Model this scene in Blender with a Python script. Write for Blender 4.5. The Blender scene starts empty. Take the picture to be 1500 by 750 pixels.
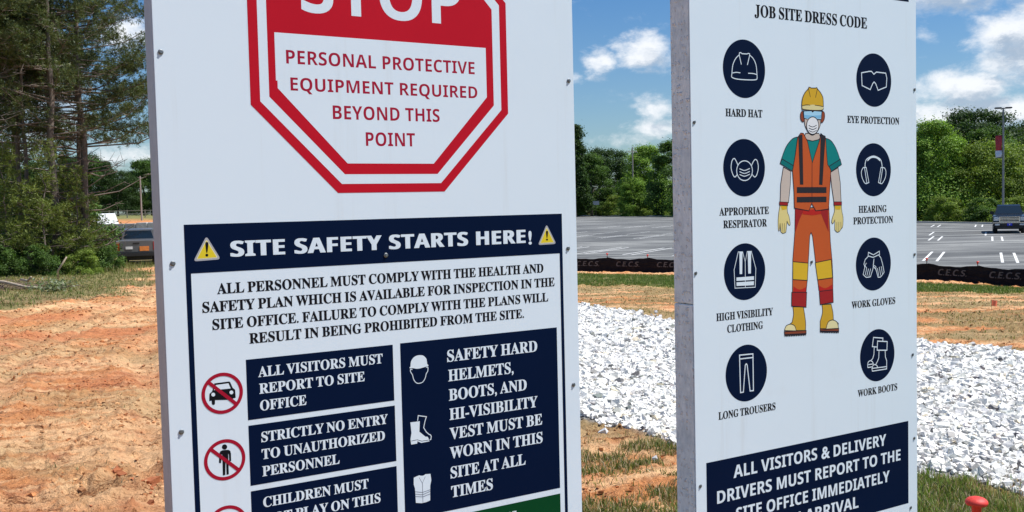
import bpy, bmesh, math, random
import numpy as np
from mathutils import Vector, Matrix
from mathutils.geometry import tessellate_polygon
R = math.radians
scn = bpy.context.scene
col = scn.collection
random.seed(7)
rng = np.random.default_rng(7)

# ------------------------------------------------------------------ camera
cd = bpy.data.cameras.new("camera")
cd.sensor_width = 36.0
cd.lens = 34.83
cd.clip_start = 0.05
cd.clip_end = 9000
cam = bpy.data.objects.new("camera", cd)
col.objects.link(cam)
cam.matrix_world = Matrix.Translation((0, 0, 1.55)) @ Matrix.Rotation(R(90) - 0.0508, 4, 'X') @ Matrix.Rotation(-0.0234, 4, 'Z')
scn.camera = cam
scn.view_settings.view_transform = 'Standard'
scn.view_settings.look = 'None'
scn.view_settings.gamma = 1
scn.view_settings.exposure = 0.50
scn.view_settings.use_curve_mapping = False

# ------------------------------------------------------------------ sun and sky
SUN_EL, SUN_AZ = R(60), R(94)          # azimuth from +Y towards +X
sd = bpy.data.lights.new("sun", 'SUN')
sd.energy = 4.4
sd.angle = R(0.55)
sd.color = (1.0, 0.965, 0.915)
sun = bpy.data.objects.new("sun", sd)
col.objects.link(sun)
sdir = Vector((math.sin(SUN_AZ) * math.cos(SUN_EL), math.cos(SUN_AZ) * math.cos(SUN_EL), math.sin(SUN_EL)))
sun.rotation_euler = sdir.to_track_quat('Z', 'Y').to_euler()

world = bpy.data.worlds.new("World")
scn.world = world
world.use_nodes = True
wt = world.node_tree
for n in list(wt.nodes):
    wt.nodes.remove(n)


class NT:
    """short node-tree writer"""
    def __init__(self, tree):
        self.t = tree

    def n(self, kind, **kw):
        nd = self.t.nodes.new(kind)
        for k, v in kw.items():
            setattr(nd, k, v)
        return nd

    def set(self, sock, v):
        if hasattr(v, 'is_output') or isinstance(v, bpy.types.NodeSocket):
            self.t.links.new(v, sock)
        else:
            sock.default_value = v

    def m(self, op, a, b=None, c=None, clamp=False):
        nd = self.n('ShaderNodeMath', operation=op, use_clamp=clamp)
        self.set(nd.inputs[0], a)
        if b is not None:
            self.set(nd.inputs[1], b)
        if c is not None:
            self.set(nd.inputs[2], c)
        return nd.outputs[0]

    def vm(self, op, a, b=None):
        nd = self.n('ShaderNodeVectorMath', operation=op)
        self.set(nd.inputs[0], a)
        if b is not None:
            self.set(nd.inputs[1], b)
        return nd.outputs['Value'] if op == 'LENGTH' else nd.outputs[0]

    def noise(self, vec, scale, detail=4, rough=0.55, dist=0.0, out='Fac'):
        nd = self.n('ShaderNodeTexNoise')
        if vec is not None:
            self.set(nd.inputs['Vector'], vec)
        nd.inputs['Scale'].default_value = scale
        nd.inputs['Detail'].default_value = detail
        nd.inputs['Roughness'].default_value = rough
        nd.inputs['Distortion'].default_value = dist
        return nd.outputs[out]

    def ramp(self, fac, stops):
        nd = self.n('ShaderNodeValToRGB')
        cr = nd.color_ramp
        while len(cr.elements) < len(stops):
            cr.elements.new(0.5)
        for e, (p, c) in zip(cr.elements, stops):
            e.position = p
            e.color = (c[0], c[1], c[2], 1) if not isinstance(c, (int, float)) else (c, c, c, 1)
        self.set(nd.inputs[0], fac)
        return nd.outputs[0]

    def mix(self, fac, a, b, mode='MIX'):
        nd = self.n('ShaderNodeMix', data_type='RGBA', blend_type=mode)
        self.set(nd.inputs[0], fac)
        for i, v in ((6, a), (7, b)):
            if isinstance(v, tuple) and len(v) == 3:
                v = (*v, 1)
            self.set(nd.inputs[i], v)
        return nd.outputs[2]

    def smooth(self, x, lo, hi):
        nd = self.n('ShaderNodeMapRange', interpolation_type='SMOOTHSTEP')
        self.set(nd.inputs[0], x)
        nd.inputs[1].default_value = lo
        nd.inputs[2].default_value = hi
        return nd.outputs[0]


W = NT(wt)
sky = W.n('ShaderNodeTexSky', sky_type='NISHITA', sun_disc=False)
sky.sun_elevation = SUN_EL
sky.sun_rotation = SUN_AZ
sky.air_density = 1.0
sky.dust_density = 0.6
sky.ozone_density = 2.5
tc = W.n('ShaderNodeTexCoord').outputs['Generated']
sep = W.n('ShaderNodeSeparateXYZ')
wt.links.new(tc, sep.inputs[0])
az = W.m('ARCTAN2', sep.outputs[0], sep.outputs[1])
el = W.m('ARCSINE', sep.outputs[2])
cmb = W.n('ShaderNodeCombineXYZ')
wt.links.new(az, cmb.inputs[0])
wt.links.new(el, cmb.inputs[1])
P = cmb.outputs[0]
# cumulus over the whole sky, with the individual clouds that stood in this part of it
Q = W.vm('MULTIPLY', P, (1.0, 1.7, 1.0))
n1 = W.noise(Q, 26, 8, 0.62, 0.25)
warp = W.noise(Q, 60, 4, 0.6, 0, 'Color')
Pw = W.vm('ADD', P, W.vm('MULTIPLY', W.vm('SUBTRACT', warp, (0.5, 0.5, 0.5)), (0.030, 0.018, 0)))
CL = [  # azimuth, elevation, half width, half height, strength
    (0.0915, 0.139, .021, .017, .75), (0.137, 0.147, .038, .020, .95), (0.150, 0.090, .024, .020, .65),
    (0.160, 0.074, .05, .014, .8), (0.128, 0.064, .05, .010, .45), (0.062, 0.125, .014, .010, .5),
    (0.425, 0.187, .10, .026, 1.0), (0.492, 0.132, .060, .045, 1.2), (0.425, 0.097, .055, .022, .95),
    (0.45, 0.072, .11, .022, .95), (0.397, 0.150, .012, .010, .3), (-0.365, 0.166, .03, .018, .9),
    (-0.375, 0.055, .05, .014, .7), (-0.45, 0.12, .05, .07, 1.1), (-0.50, 0.19, .05, .04, .8), (0.62, 0.16, .10, .04, 1.0),
    (0.33, 0.27, .12, .04, .9), (-0.15, 0.10, .08, .03, .9), (-0.75, 0.2, .14, .05, 1.0), (0.9, 0.12, .15, .04, 1.0),
]
def cloud_bias(vec):
    b = None
    for (a, e, w, h, s) in CL:
        d = W.vm('LENGTH', W.vm('MULTIPLY', W.vm('SUBTRACT', vec, (a, e, 0)), (1 / w, 1 / h, 0)))
        v = W.m('MULTIPLY', W.m('SUBTRACT', 1.25, d, clamp=True), s)
        b = v if b is None else W.m('MAXIMUM', b, v)
    return b
bias = cloud_bias(Pw)
far_n = W.noise(Q, 5.0, 6, 0.6, 0.2)
gen = W.m('MULTIPLY', W.smooth(far_n, 0.56, 0.70), W.smooth(el, 0.26, 0.40))
dens = W.m('ADD', W.m('MAXIMUM', bias, gen), W.m('MULTIPLY', W.m('SUBTRACT', n1, 0.5), 1.7))
cover = W.smooth(dens, 0.10, 0.95)
# self-shadowed grey bases: density seen a little higher up
up = W.vm('ADD', Pw, (-0.006, 0.016, 0))
n2 = W.noise(W.vm('MULTIPLY', up, (1.0, 1.7, 1.0)), 26, 6, 0.62, 0.25)
above = W.m('ADD', cloud_bias(up), W.m('MULTIPLY', W.m('SUBTRACT', n2, 0.5), 2.0))
shade = W.smooth(above, 0.35, 1.15)
ccol = W.mix(shade, (9.2, 9.4, 9.7), (3.9, 4.8, 6.0))
skyc = W.mix(W.m('MULTIPLY', cover, 0.93), W.mix(1.0, sky.outputs[0], W.mix(W.smooth(el, 0.02, 0.30), (0.70, 0.86, 0.98), (0.40, 0.74, 1.06)), 'MULTIPLY'), ccol)
bg = W.n('ShaderNodeBackground')
bg.inputs[1].default_value = 0.078
wt.links.new(skyc, bg.inputs[0])
wo = W.n('ShaderNodeOutputWorld')
wt.links.new(bg.outputs[0], wo.inputs[0])


# ------------------------------------------------------------------ helpers
def tag(o, label=None, cat=None, group=None, kind=None):
    if label: o['label'] = label
    if cat: o['category'] = cat
    if group: o['group'] = group
    if kind: o['kind'] = kind
    return o


def empty(name, loc, rz, label, cat, group=None):
    o = bpy.data.objects.new(name, None)
    o.empty_display_size = 0.2
    col.objects.link(o)
    o.location = loc
    o.rotation_euler = (0, 0, rz)
    return tag(o, label, cat, group)


def add(name, me, parent=None, loc=None, rot=None):
    o = bpy.data.objects.new(name, me)
    col.objects.link(o)
    if parent: o.parent = parent
    if loc is not None: o.location = loc
    if rot is not None: o.rotation_euler = rot
    return o


def copy_tree(o, parent=None):
    c = o.copy()
    col.objects.link(c)
    if parent: c.parent = parent
    for ch in list(o.children):
        copy_tree(ch, c)
    return c


def mat(name, base, rough=0.7, metal=0.0, build=None, spec=0.5):
    m = bpy.data.materials.new(name)
    m.use_nodes = True
    t = NT(m.node_tree)
    b = m.node_tree.nodes['Principled BSDF']
    b.inputs['Base Color'].default_value = (*base, 1)
    b.inputs['Roughness'].default_value = rough
    b.inputs['Metallic'].default_value = metal
    b.inputs['Specular IOR Level'].default_value = spec
    if build: build(t, b)
    return m


def bump(t, b, h, strength=0.3, dist=0.01):
    nd = t.n('ShaderNodeBump')
    nd.inputs['Strength'].default_value = strength
    nd.inputs['Distance'].default_value = dist
    t.set(nd.inputs['Height'], h)
    t.set(b.inputs['Normal'], nd.outputs[0])


def objco(t):
    return t.n('ShaderNodeTexCoord').outputs['Object']


def speck(base, amt=0.25, scale=8, bs=0.2, rough=None, bd=0.004):
    """uneven paint / wood / metal: colour noise and bump"""
    def f(t, b):
        c = objco(t)
        n = t.noise(c, scale, 6, 0.65)
        n2 = t.noise(c, scale * 9, 3, 0.6)
        f_ = t.m('ADD', t.m('MULTIPLY', n, 0.7), t.m('MULTIPLY', n2, 0.3))
        lo = tuple(x * (1 - amt) for x in base); hi = tuple(min(1, x * (1 + amt)) for x in base)
        t.set(b.inputs['Base Color'], t.ramp(f_, [(0.3, lo), (0.7, hi)]))
        bump(t, b, n2, bs, bd)
    return f


def mk(name, base, rough=0.7, metal=0.0, amt=0.25, scale=8, bs=0.2, spec=0.5):
    return mat(name, base, rough, metal, speck(base, amt, scale, bs), spec)


def mesh_np(name, V, F, mats, colors=None, smooth=False, mi=None):
    """V (n,3) array, F (m,k) array of equal-sided faces, colors (n,3)"""
    V = np.asarray(V, np.float32); F = np.asarray(F, np.int32)
    me = bpy.data.meshes.new(name)
    me.vertices.add(len(V)); me.vertices.foreach_set('co', V.ravel())
    k = F.shape[1]
    me.loops.add(F.size); me.loops.foreach_set('vertex_index', F.ravel())
    me.polygons.add(len(F))
    me.polygons.foreach_set('loop_start', np.arange(0, F.size, k, dtype=np.int32))
    me.polygons.foreach_set('loop_total', np.full(len(F), k, np.int32))
    me.polygons.foreach_set('use_smooth', np.full(len(F), bool(smooth)))
    if mi is not None: me.polygons.foreach_set('material_index', np.asarray(mi, np.int32))
    me.update(calc_edges=True)
    if colors is not None:
        a = me.color_attributes.new('Col', 'FLOAT_COLOR', 'POINT')
        c = np.ones((len(V), 4), np.float32); c[:, :3] = colors
        a.data.foreach_set('color', c.ravel())
    for m in (mats if isinstance(mats, (list, tuple)) else [mats]):
        me.materials.append(m)
    return me


class MB:
    """collects simple solids and builds them as one mesh"""
    def __init__(self):
        self.bm = bmesh.new()

    def box(self, x0, x1, y0, y1, z0, z1, bevel=0.0, taper=None):
        co = [(x, y, z) for z in (z0, z1) for y in (y0, y1) for x in (x0, x1)]
        if taper:
            cx, cy = (x0 + x1) / 2, (y0 + y1) / 2
            co = [(cx + (x - cx) * (taper if z == z1 else 1), cy + (y - cy) * (taper if z == z1 else 1), z) for x, y, z in co]
        v = [self.bm.verts.new(c) for c in co]
        fs = [self.bm.faces.new([v[i] for i in q]) for q in ((0, 2, 3, 1), (4, 5, 7, 6), (0, 1, 5, 4), (2, 6, 7, 3), (0, 4, 6, 2), (1, 3, 7, 5))]
        if bevel:
            es = list({e for f in fs for e in f.edges})
            bmesh.ops.bevel(self.bm, geom=es, offset=bevel, segments=2, affect='EDGES')
        return self

    def tube(self, pts, rad, seg=8, caps=True):
        pts = [Vector(p) for p in pts]
        if not isinstance(rad, (list, tuple)): rad = [rad] * len(pts)
        rings = []
        up0 = None
        for i, p in enumerate(pts):
            d = (pts[min(i + 1, len(pts) - 1)] - pts[max(i - 1, 0)]).normalized()
            a = up0 if up0 is not None else (Vector((1, 0, 0)) if abs(d.z) > 0.9 else Vector((0, 0, 1)))
            a = (a - d * a.dot(d)).normalized(); up0 = a
            b_ = d.cross(a)
            rings.append([self.bm.verts.new(p + (a * math.cos(t) + b_ * math.sin(t)) * rad[i]) for t in [2 * math.pi * k / seg for k in range(seg)]])
        for r0, r1 in zip(rings, rings[1:]):
            for k in range(seg):
                self.bm.faces.new((r0[k], r0[(k + 1) % seg], r1[(k + 1) % seg], r1[k]))
        if caps:
            self.bm.faces.new(rings[0][::-1]); self.bm.faces.new(rings[-1])
        return self

    def lathe(self, prof, seg=16, origin=(0, 0, 0), axis='Z'):
        rings = []
        for r, z in prof:
            ring = []
            for k in range(seg):
                a = 2 * math.pi * k / seg
                p = (r * math.cos(a), r * math.sin(a), z)
                if axis == 'Y': p = (p[0], p[2], p[1])
                if axis == 'X': p = (p[2], p[0], p[1])
                ring.append(self.bm.verts.new(Vector(origin) + Vector(p)))
            rings.append(ring)
        for r0, r1 in zip(rings, rings[1:]):
            for k in range(seg):
                self.bm.faces.new((r0[k], r0[(k + 1) % seg], r1[(k + 1) % seg], r1[k]))
        self.bm.faces.new(rings[0][::-1]); self.bm.faces.new(rings[-1])
        return self

    def prism(self, prof, x0, x1, s0=None, s1=None):
        """side profile of (y, z) points extruded along x; optional per-point inset function"""
        a = [self.bm.verts.new((x0 + (s0(z) if s0 else 0), y, z)) for y, z in prof]
        b_ = [self.bm.verts.new((x1 - (s0(z) if s0 else 0), y, z)) for y, z in prof]
        n = len(prof)
        for i in range(n):
            self.bm.faces.new((a[i], a[(i + 1) % n], b_[(i + 1) % n], b_[i]))
        for tri in tessellate_polygon([[Vector((0, y, z)) for y, z in prof]]):
            self.bm.faces.new([a[i] for i in tri]); self.bm.faces.new([b_[i] for i in tri][::-1])
        return self

    def quad(self, *p):
        self.bm.faces.new([self.bm.verts.new(q) for q in p])
        return self

    def mesh(self, name, m, smooth=False):
        bmesh.ops.recalc_face_normals(self.bm, faces=self.bm.faces[:])
        me = bpy.data.meshes.new(name)
        self.bm.to_mesh(me); self.bm.free()
        if smooth:
            for p in me.polygons: p.use_smooth = True
        me.materials.append(m)
        return me

    def build(self, name, m, parent=None, smooth=False, loc=None, rot=None):
        return add(name, self.mesh(name, m, smooth), parent, loc, rot)


# value noise in numpy
def _hash(ix, iy, s):
    h = (ix.astype(np.int64) * 374761393 + iy.astype(np.int64) * 668265263 + s * 1442695041) & 0xffffffff
    h = ((h ^ (h >> 13)) * 1274126177) & 0xffffffff
    return ((h ^ (h >> 16)) & 0xffff) / 65535.0


def vnoise(x, y, s=0):
    ix, iy = np.floor(x), np.floor(y)
    fx, fy = x - ix, y - iy
    fx = fx * fx * (3 - 2 * fx); fy = fy * fy * (3 - 2 * fy)
    a = _hash(ix, iy, s); b = _hash(ix + 1, iy, s); c = _hash(ix, iy + 1, s); d = _hash(ix + 1, iy + 1, s)
    return (a * (1 - fx) + b * fx) * (1 - fy) + (c * (1 - fx) + d * fx) * fy


def fbm(x, y, octs=4, s=0, g=0.5):
    t = 0; a = 1; n = 0
    for o in range(octs):
        t = t + a * vnoise(x * 2 ** o, y * 2 ** o, s + o * 17); n += a; a *= g
    return t / n


def sst(x, a, b):
    t = np.clip((x - a) / (b - a), 0, 1)
    return t * t * (3 - 2 * t)


def attr_col(t):
    a = t.n('ShaderNodeAttribute'); a.attribute_name = 'Col'
    return a.outputs['Color']
# ------------------------------------------------------------------ lie of the land
FX = np.array([-60, -20, -9, 2.55, 5.97, 12.7, 14.4, 17, 22, 60.0])
FY = np.array([62, 54, 44, 39.1, 36.9, 31, 28, 24, 20, 18.0])      # line of the silt fence


def fence_y(x): return np.interp(x, FX, FY)


GRAVEL = [(-1.4, 8.8), (0.48, 7.15), (0.75, 6.75), (1.05, 6.1), (1.6, 5.75), (2.22, 5.42), (2.7, 5.12), (3.6, 4.8), (9, 3.8), (10, 8.2), (6.6, 9.9), (5.46, 10.6), (4.83, 11.8), (3.4, 13.2), (2.4, 15.6), (1.8, 18.0), (1.35, 19.8), (0.2, 22.0), (-0.9, 20), (-1.7, 14)]


def in_poly(x, y, poly):
    r = np.zeros(np.shape(x), bool)
    n = len(poly)
    for i in range(n):
        x0, y0 = poly[i]; x1, y1 = poly[(i + 1) % n]
        if y0 == y1: continue
        c = ((y0 > y) != (y1 > y)) & (x < (x1 - x0) * (y - y0) / (y1 - y0) + x0)
        r ^= c
    return r


def dist_poly(x, y, poly):
    d = np.full(np.shape(x), 1e9)
    n = len(poly)
    for i in range(n):
        x0, y0 = poly[i]; x1, y1 = poly[(i + 1) % n]
        dx, dy = x1 - x0, y1 - y0
        t = np.clip(((x - x0) * dx + (y - y0) * dy) / (dx * dx + dy * dy), 0, 1)
        d = np.minimum(d, np.hypot(x - x0 - t * dx, y - y0 - t * dy))
    return np.where(in_poly(x, y, poly), d, -d)


def base_h(x, y):
    x = np.asarray(x, float); y = np.asarray(y, float)
    fy = fence_y(x)
    z = -1.12 * np.clip((y - 6.5) / (fy - 7.5), 0, 1)
    # clay bank and meadow far off on the left
    left = sst(-x - 0.22 * y, 2, 14)
    z = z + left * (sst(y, 80, 104) * 1.9 + sst(y, 104, 135) * .55)
    return z


def relief(x, y):
    r = np.hypot(x, y)
    near = 1 - sst(r, 30, 60)
    lotm = sst(fence_y(x) - y, -0.3, 1.2)
    u = x * 0.94 + y * 0.34; v = -x * 0.34 + y * 0.94
    g = dist_poly(x, y, GRAVEL)
    h = (fbm(x * .8, y * .8, 3, 3) - .5) * .09
    h += (fbm(u * 1.6, v * 5.0, 4, 11, .6) - .5) * .035
    h += (fbm(x * 9, y * 9, 4, 5, .7) - .5) * .050
    h += np.clip(fbm(x * 14, y * 26, 3, 6, .7) - .56, 0, 1) * .12
    cl = fbm(x * 2.2, y * 2.2, 3, 21)
    h += sst(cl, .56, .74) * (fbm(x * 22, y * 22, 2, 31) - .35) * .075
    rut = np.abs(np.sin(v * 3.1 + 1.6 * fbm(u * .35, v * .35, 2, 9)))
    h += (sst(rut, 0.0, 0.5) - 1) * .016 * sst(-x, .5, 2.0)
    # churned heap behind the foot of the first sign and rubble in front of the fence
    h += .16 * np.exp(-(((x + 2.0) / .55) ** 2 + ((y - 5.5) / .33) ** 2)) * fbm(x * 6, y * 6, 3, 41) * 1.6
    s = fence_y(x) - y
    h += np.exp(-((s - .7) / .5) ** 2) * fbm(x * 3, y * 3, 3, 43) * .22 * (x > 0)
    wl = wheel(x, y)
    cleat = np.sin((y + x * .4) * 38) * .5
    h += (-.040 + cleat * .012) * wl + .022 * np.clip(wheel(x + .26, y) + wheel(x - .26, y) - wl, 0, 1)
    h = h * near * lotm * (1 - sst(g, -.05, .15) * .8)
    return h + sst(g, -.05, .5) * .02


TRK = [(-1.5, 3.0), (-3.6, 6.5), (-5.6, 12), (-8.4, 24), (-12.6, 36), (-17.0, 47), (-20, 60)]


def track_d(x, y):
    # signed offset from the middle of the vehicle track, for several passes
    ys_ = [p[1] for p in TRK]; xs_ = [p[0] for p in TRK]
    return (x - np.interp(y, ys_, xs_)) * .93


def wheel(x, y):
    o = track_d(x, y) + (fbm(y * .12, x * .05, 2, 91) - .5) * 1.2
    m = 0
    for c_, w_ in ((-.85, .16), (.85, .16), (-2.2, .13), (-.55, .12), (1.9, .14), (3.6, .14), (5.3, .14), (-4.1, .14), (-5.8, .15)):
        m = np.maximum(m, np.exp(-((o - c_) / w_) ** 2))
    return m * (x < -.7)


def H(x, y): return base_h(x, y) + relief(np.asarray(x, float), np.asarray(y, float))


def hz(x, y): return float(H(np.array([x]), np.array([y]))[0])


CL_LIGHT = np.array([.85, .51, .265]); CL_OR = np.array([.68, .29, .115]); CL_RED = np.array([.36, .125, .055]); CL_BR = np.array([.20, .13, .08])
GR_GREEN = np.array([.135, .20, .045]); GR_DRY = np.array([.34, .27, .14]); GR_OLIVE = np.array([.17, .17, .065])


def verge(x, y):
    return np.interp(y, [14, 18, 21.8, 25.5, 34, 48, 60], [-20, -12.6, -10.4, -10.6, -12.6, -17.8, -17.5]) - x + (fbm(x * .5, y * .5, 4, 60) - .5) * 3.4


def soil(x, y):
    """what covers the ground at (x, y): colour of the clay, straw and grass there"""
    n1 = fbm(x * .45, y * .45, 4, 51)[:, None]; n2 = fbm(x * 3, y * 3, 4, 52, .6)[:, None]; n3 = fbm(x * 14, y * 14, 3, 53, .6)[:, None]
    u = x * 0.94 + y * 0.34; v = -x * 0.34 + y * 0.94
    st = fbm(u * .9, v * 6.5, 4, 54, .6)[:, None]
    st2 = fbm(u * 3.2, v * 17, 4, 64, .65)[:, None]
    c = CL_LIGHT + (CL_OR - CL_LIGHT) * sst(n1 * .38 + st * .34 + st2 * .28, .45, .56)
    c = c + (CL_BR * 1.3 - c) * sst(st2 * .6 + n3 * .4, .58, .70) * .55 * (x < 0)[:, None]
    c = c + (CL_RED * 1.5 - c) * sst(n2 * .55 + n3 * .45, .52, .74) * .65
    c = c + (CL_BR - c) * sst(st * .5 + n3 * .5, .60, .74) * .5
    far = sst(np.hypot(x, y), 9, 18)[:, None]
    c = c + (CL_OR * 1.02 - c) * sst(n1, .5, .7) * far * .5
    wl = wheel(x, y)[:, None]
    cl2 = (np.sin((y + x * .4) * 38) * .5 + .5)[:, None]
    c = c + (CL_LIGHT * 1.02 - c) * wl * .55
    c = c + (CL_BR * 1.6 - c) * wl * cl2 * .30
    rp = sst(fbm(x * .55 + 7, y * .9, 4, 71)[:, None], .52, .66) * (x < -.5)[:, None]
    c = c + (CL_RED * 1.55 - c) * rp * (.30 + .5 * n3)
    # litter-stained patches and thin grass on the left
    m = sst(fbm(x * .9, y * 1.6, 4, 55)[:, None], .50, .66) * (x < -.5)[:, None]
    c = c + (np.array([.42, .32, .16]) - c) * m * .38
    # weeds between the signs
    w = (sst(x, -.6, .2) * (1 - sst(y, 5.9, 7.2)))[:, None]
    wm = sst(fbm(x * 2.0, y * 2.6, 4, 56)[:, None] + (1 - far) * .0, .40, .58) * w
    c = c + (GR_DRY * .75 - c) * wm * .75
    wr = (sst(x, 1.5, 1.9) * (1 - sst(y, 4.9, 5.5)))[:, None]
    c = c + (GR_GREEN * .8 - c) * wr * .85
    s = (fence_y(x) - y)[:, None]
    xr = sst(x, -2, 0)[:, None]
    # dry strip between gravel and grass
    lim = (1.5 + (fbm(x * .6, y * .6, 3, 57) - .5) * 3.0)[:, None]
    gl = (11.0 + np.interp(x, [2, 5, 8, 11], [1.8, 1.2, .6, .0]) + (fbm(x * .5, y * .5, 3, 58) - .5) * 5.0)[:, None]
    g = sst(s, lim, lim + .7) * (1 - sst(s, gl - 1.2, gl + 1.2)) * xr
    dry = sst(s, gl - 1, gl + 1) * xr * (1 - w) * sst(fbm(x * 1.0, y * 2.2, 4, 59)[:, None], .30, .55)
    c = c + (np.array([.27, .235, .11]) - c) * dry * .75
    gc = GR_GREEN + (GR_OLIVE * 1.25 - GR_GREEN) * sst(n2 * .5 + n1 * .5, .42, .62) + (GR_DRY - GR_GREEN) * sst(n2, .58, .75) * .4
    c = c + (gc - c) * g * .93
    # verge below the pines
    vg = sst(verge(x, y), -.5, .7)[:, None]
    lc = GR_OLIVE * 1.05 + (GR_DRY * .72 - GR_OLIVE) * sst(n2 * .5 + n1 * .5, .44, .62)
    c = c + (lc - c) * vg * .9
    rd = ((np.abs(x + 17.6 - (y - 40) * -.08 + 0) < 1.5) * sst(y, 36, 42) * 0)[:, None]
    # clay bank, meadow, wood floor far off
    lf = sst(-x - .22 * y, 2, 14)[:, None]
    yy = y[:, None]
    c = c + (CL_OR * .85 - c) * lf * sst(yy, 74, 80)
    c = c + (np.array([.20, .20, .075]) - c) * lf * sst(yy, 112, 116)
    fr = sst(np.hypot(x, y), 250, 300)[:, None]
    c = c + (np.array([.08, .10, .04]) - c) * fr
    # beyond the fence: grass banks
    bd = (1 - sst(s, -.5, .2)) * (x > -12)[:, None] * (1 - fr)
    c = c + (np.array([.12, .15, .045]) - c) * bd
    gg = sst(dist_poly(x, y, GRAVEL), -.05, .1)[:, None]
    c = c + (np.array([.34, .33, .31]) - c) * gg
    return np.clip(c, 0, 1)


def ground():
    ang = np.concatenate([np.linspace(-math.pi, -.66, 40)[:-1], np.arctan(np.linspace(-.62, .62, 720)), np.linspace(.66, math.pi, 40)[:-1]])
    rad = np.concatenate([[.3, 1, 2, 3], np.geomspace(3.7, 62, 560), np.geomspace(63, 6000, 70)])
    A, Rr = np.meshgrid(ang, rad)
    X = (np.sin(A) * Rr).ravel(); Y = (np.cos(A) * Rr).ravel()
    Z = H(X, Y)
    na, nr = len(ang), len(rad)
    i = np.arange(nr - 1)[:, None] * na; j = np.arange(na)[None, :]
    j2 = (j + 1) % na
    F = np.stack([i + j, i + j2, i + na + j2, i + na + j], -1).reshape(-1, 4)
    V = np.c_[X, Y, Z]
    V = np.vstack([V, [0, 0, hz(0, 0)]])
    c = soil(V[:, 0], V[:, 1])

    def f(t, b):
        cc = t.n('ShaderNodeTexCoord').outputs['Object']
        mp = t.n('ShaderNodeMapping'); mp.inputs['Rotation'].default_value = (0, 0, -.34); mp.inputs['Scale'].default_value = (1.6, 11, 3); t.set(mp.inputs[0], cc)
        n = t.noise(mp.outputs[0], 1.0, 7, .75, .4); n2 = t.noise(cc, 55, 4, .75); n3 = t.noise(cc, 5, 6, .75)
        k = t.m('ADD', t.m('MULTIPLY', n, .42), t.m('ADD', t.m('MULTIPLY', n2, .33), t.m('MULTIPLY', n3, .30)))
        t.set(b.inputs['Base Color'], t.mix(1.0, attr_col(t), t.ramp(k, [(.425, (.22, .15, .12)), (.465, (.64, .53, .45)), (.495, (.97, .95, .92)), (.58, (1.2, 1.2, 1.18))]), 'MULTIPLY'))
        bump(t, b, t.m('ADD', n, t.m('ADD', n3, t.m('MULTIPLY', n2, .5))), 1.0, .06)
    m = mat('clay_and_grass', (.4, .3, .2), .95, 0, f, .2)
    # flip so that normals point up
    me = mesh_np('ground', V, F[:, ::-1], m, c, True)
    o = add('ground', me)
    return tag(o, kind='structure')


ground()

# ------------------------------------------------------------------ parking lot
def asphalt(t, b):
    c = objco(t)
    rot = t.n('ShaderNodeMapping'); rot.inputs['Rotation'].default_value = (0, 0, R(43)); rot.inputs['Scale'].default_value = (.045, .55, 1)
    t.set(rot.inputs[0], c)
    s = t.noise(rot.outputs[0], 1.0, 6, .7)
    n = t.noise(c, .18, 4, .6); n2 = t.noise(c, 30, 2, .6)
    k = t.m('ADD', t.m('MULTIPLY', s, .62), t.m('ADD', t.m('MULTIPLY', n, .25), t.m('MULTIPLY', n2, .13)))
    stn = t.noise(c, .55, 6, .7, 1.0)
    k = t.m('SUBTRACT', k, t.m('MULTIPLY', t.smooth(stn, .56, .72), .05))
    t.set(b.inputs['Base Color'], t.ramp(k, [(.40, (.05, .052, .053)), (.47, (.11, .112, .110)), (.52, (.165, .167, .160)), (.60, (.32, .32, .30))]))
    bump(t, b, n2, .3, .01)


M_ASPH = mat('weathered_asphalt', (.15, .15, .15), .9, 0, asphalt, .3)
M_LINE = mk('faded_line_paint', (.72, .72, .69), .7, amt=.3, scale=3)
LOT = [(-12, 47.5), (-9, 45.2), (2.55, 40.4), (5.97, 38.2), (12.9, 32.3), (14.8, 29.2), (17.6, 25.2), (22.5, 21.2), (60, 19.2), (110, 40), (75, 72), (52, 80), (44.3, 85), (41, 100), (35.5, 135), (29.6, 182), (15, 228), (-30, 230)]
bm = bmesh.new()
LZ = -1.105
top = [bm.verts.new((x, y, LZ)) for x, y in LOT]
bm.faces.new(top)
lo = [bm.verts.new((x, y, LZ - .25)) for x, y in LOT]
for i in range(len(LOT)):
    j = (i + 1) % len(LOT)
    bm.faces.new((top[i], lo[i], lo[j], top[j]))
bmesh.ops.triangulate(bm, faces=bm.faces[:])
bmesh.ops.recalc_face_normals(bm, faces=bm.faces[:])
me = bpy.data.meshes.new('parking_lot'); bm.to_mesh(me); bm.free(); me.materials.append(M_ASPH)
lot = tag(add('parking_lot', me), kind='structure')
# pale kerb along the far side of the lot
kb = MB()
edge = [(110, 40), (75, 72), (52, 80), (44.3, 85), (41, 100), (35.5, 135), (29.6, 182), (15, 228), (-30, 230)]
for (x0, y0), (x1, y1) in zip(edge, edge[1:]):
    d = Vector((x1 - x0, y1 - y0)).normalized(); nx, ny = d.y * .15, -d.x * .15
    p = [(x0 - nx, y0 - ny), (x1 - nx, y1 - ny), (x1 + nx, y1 + ny), (x0 + nx, y0 + ny)]
    vs = [kb.bm.verts.new((a, b, LZ - .1)) for a, b in p] + [kb.bm.verts.new((a, b, LZ + .13)) for a, b in p]
    for q in ((0, 1, 5, 4), (1, 2, 6, 5), (2, 3, 7, 6), (3, 0, 4, 7), (4, 5, 6, 7)): kb.bm.faces.new([vs[i] for i in q])
tag(kb.build('kerb', mk('kerb_concrete', (.42, .41, .38), .9)), kind='structure')
# painted stall lines
g = Vector((.73, -.683)); uu = Vector((.435, .90)); pp = Vector((.683, .73))
line_me = {}
rr = random.Random(4)


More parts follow.
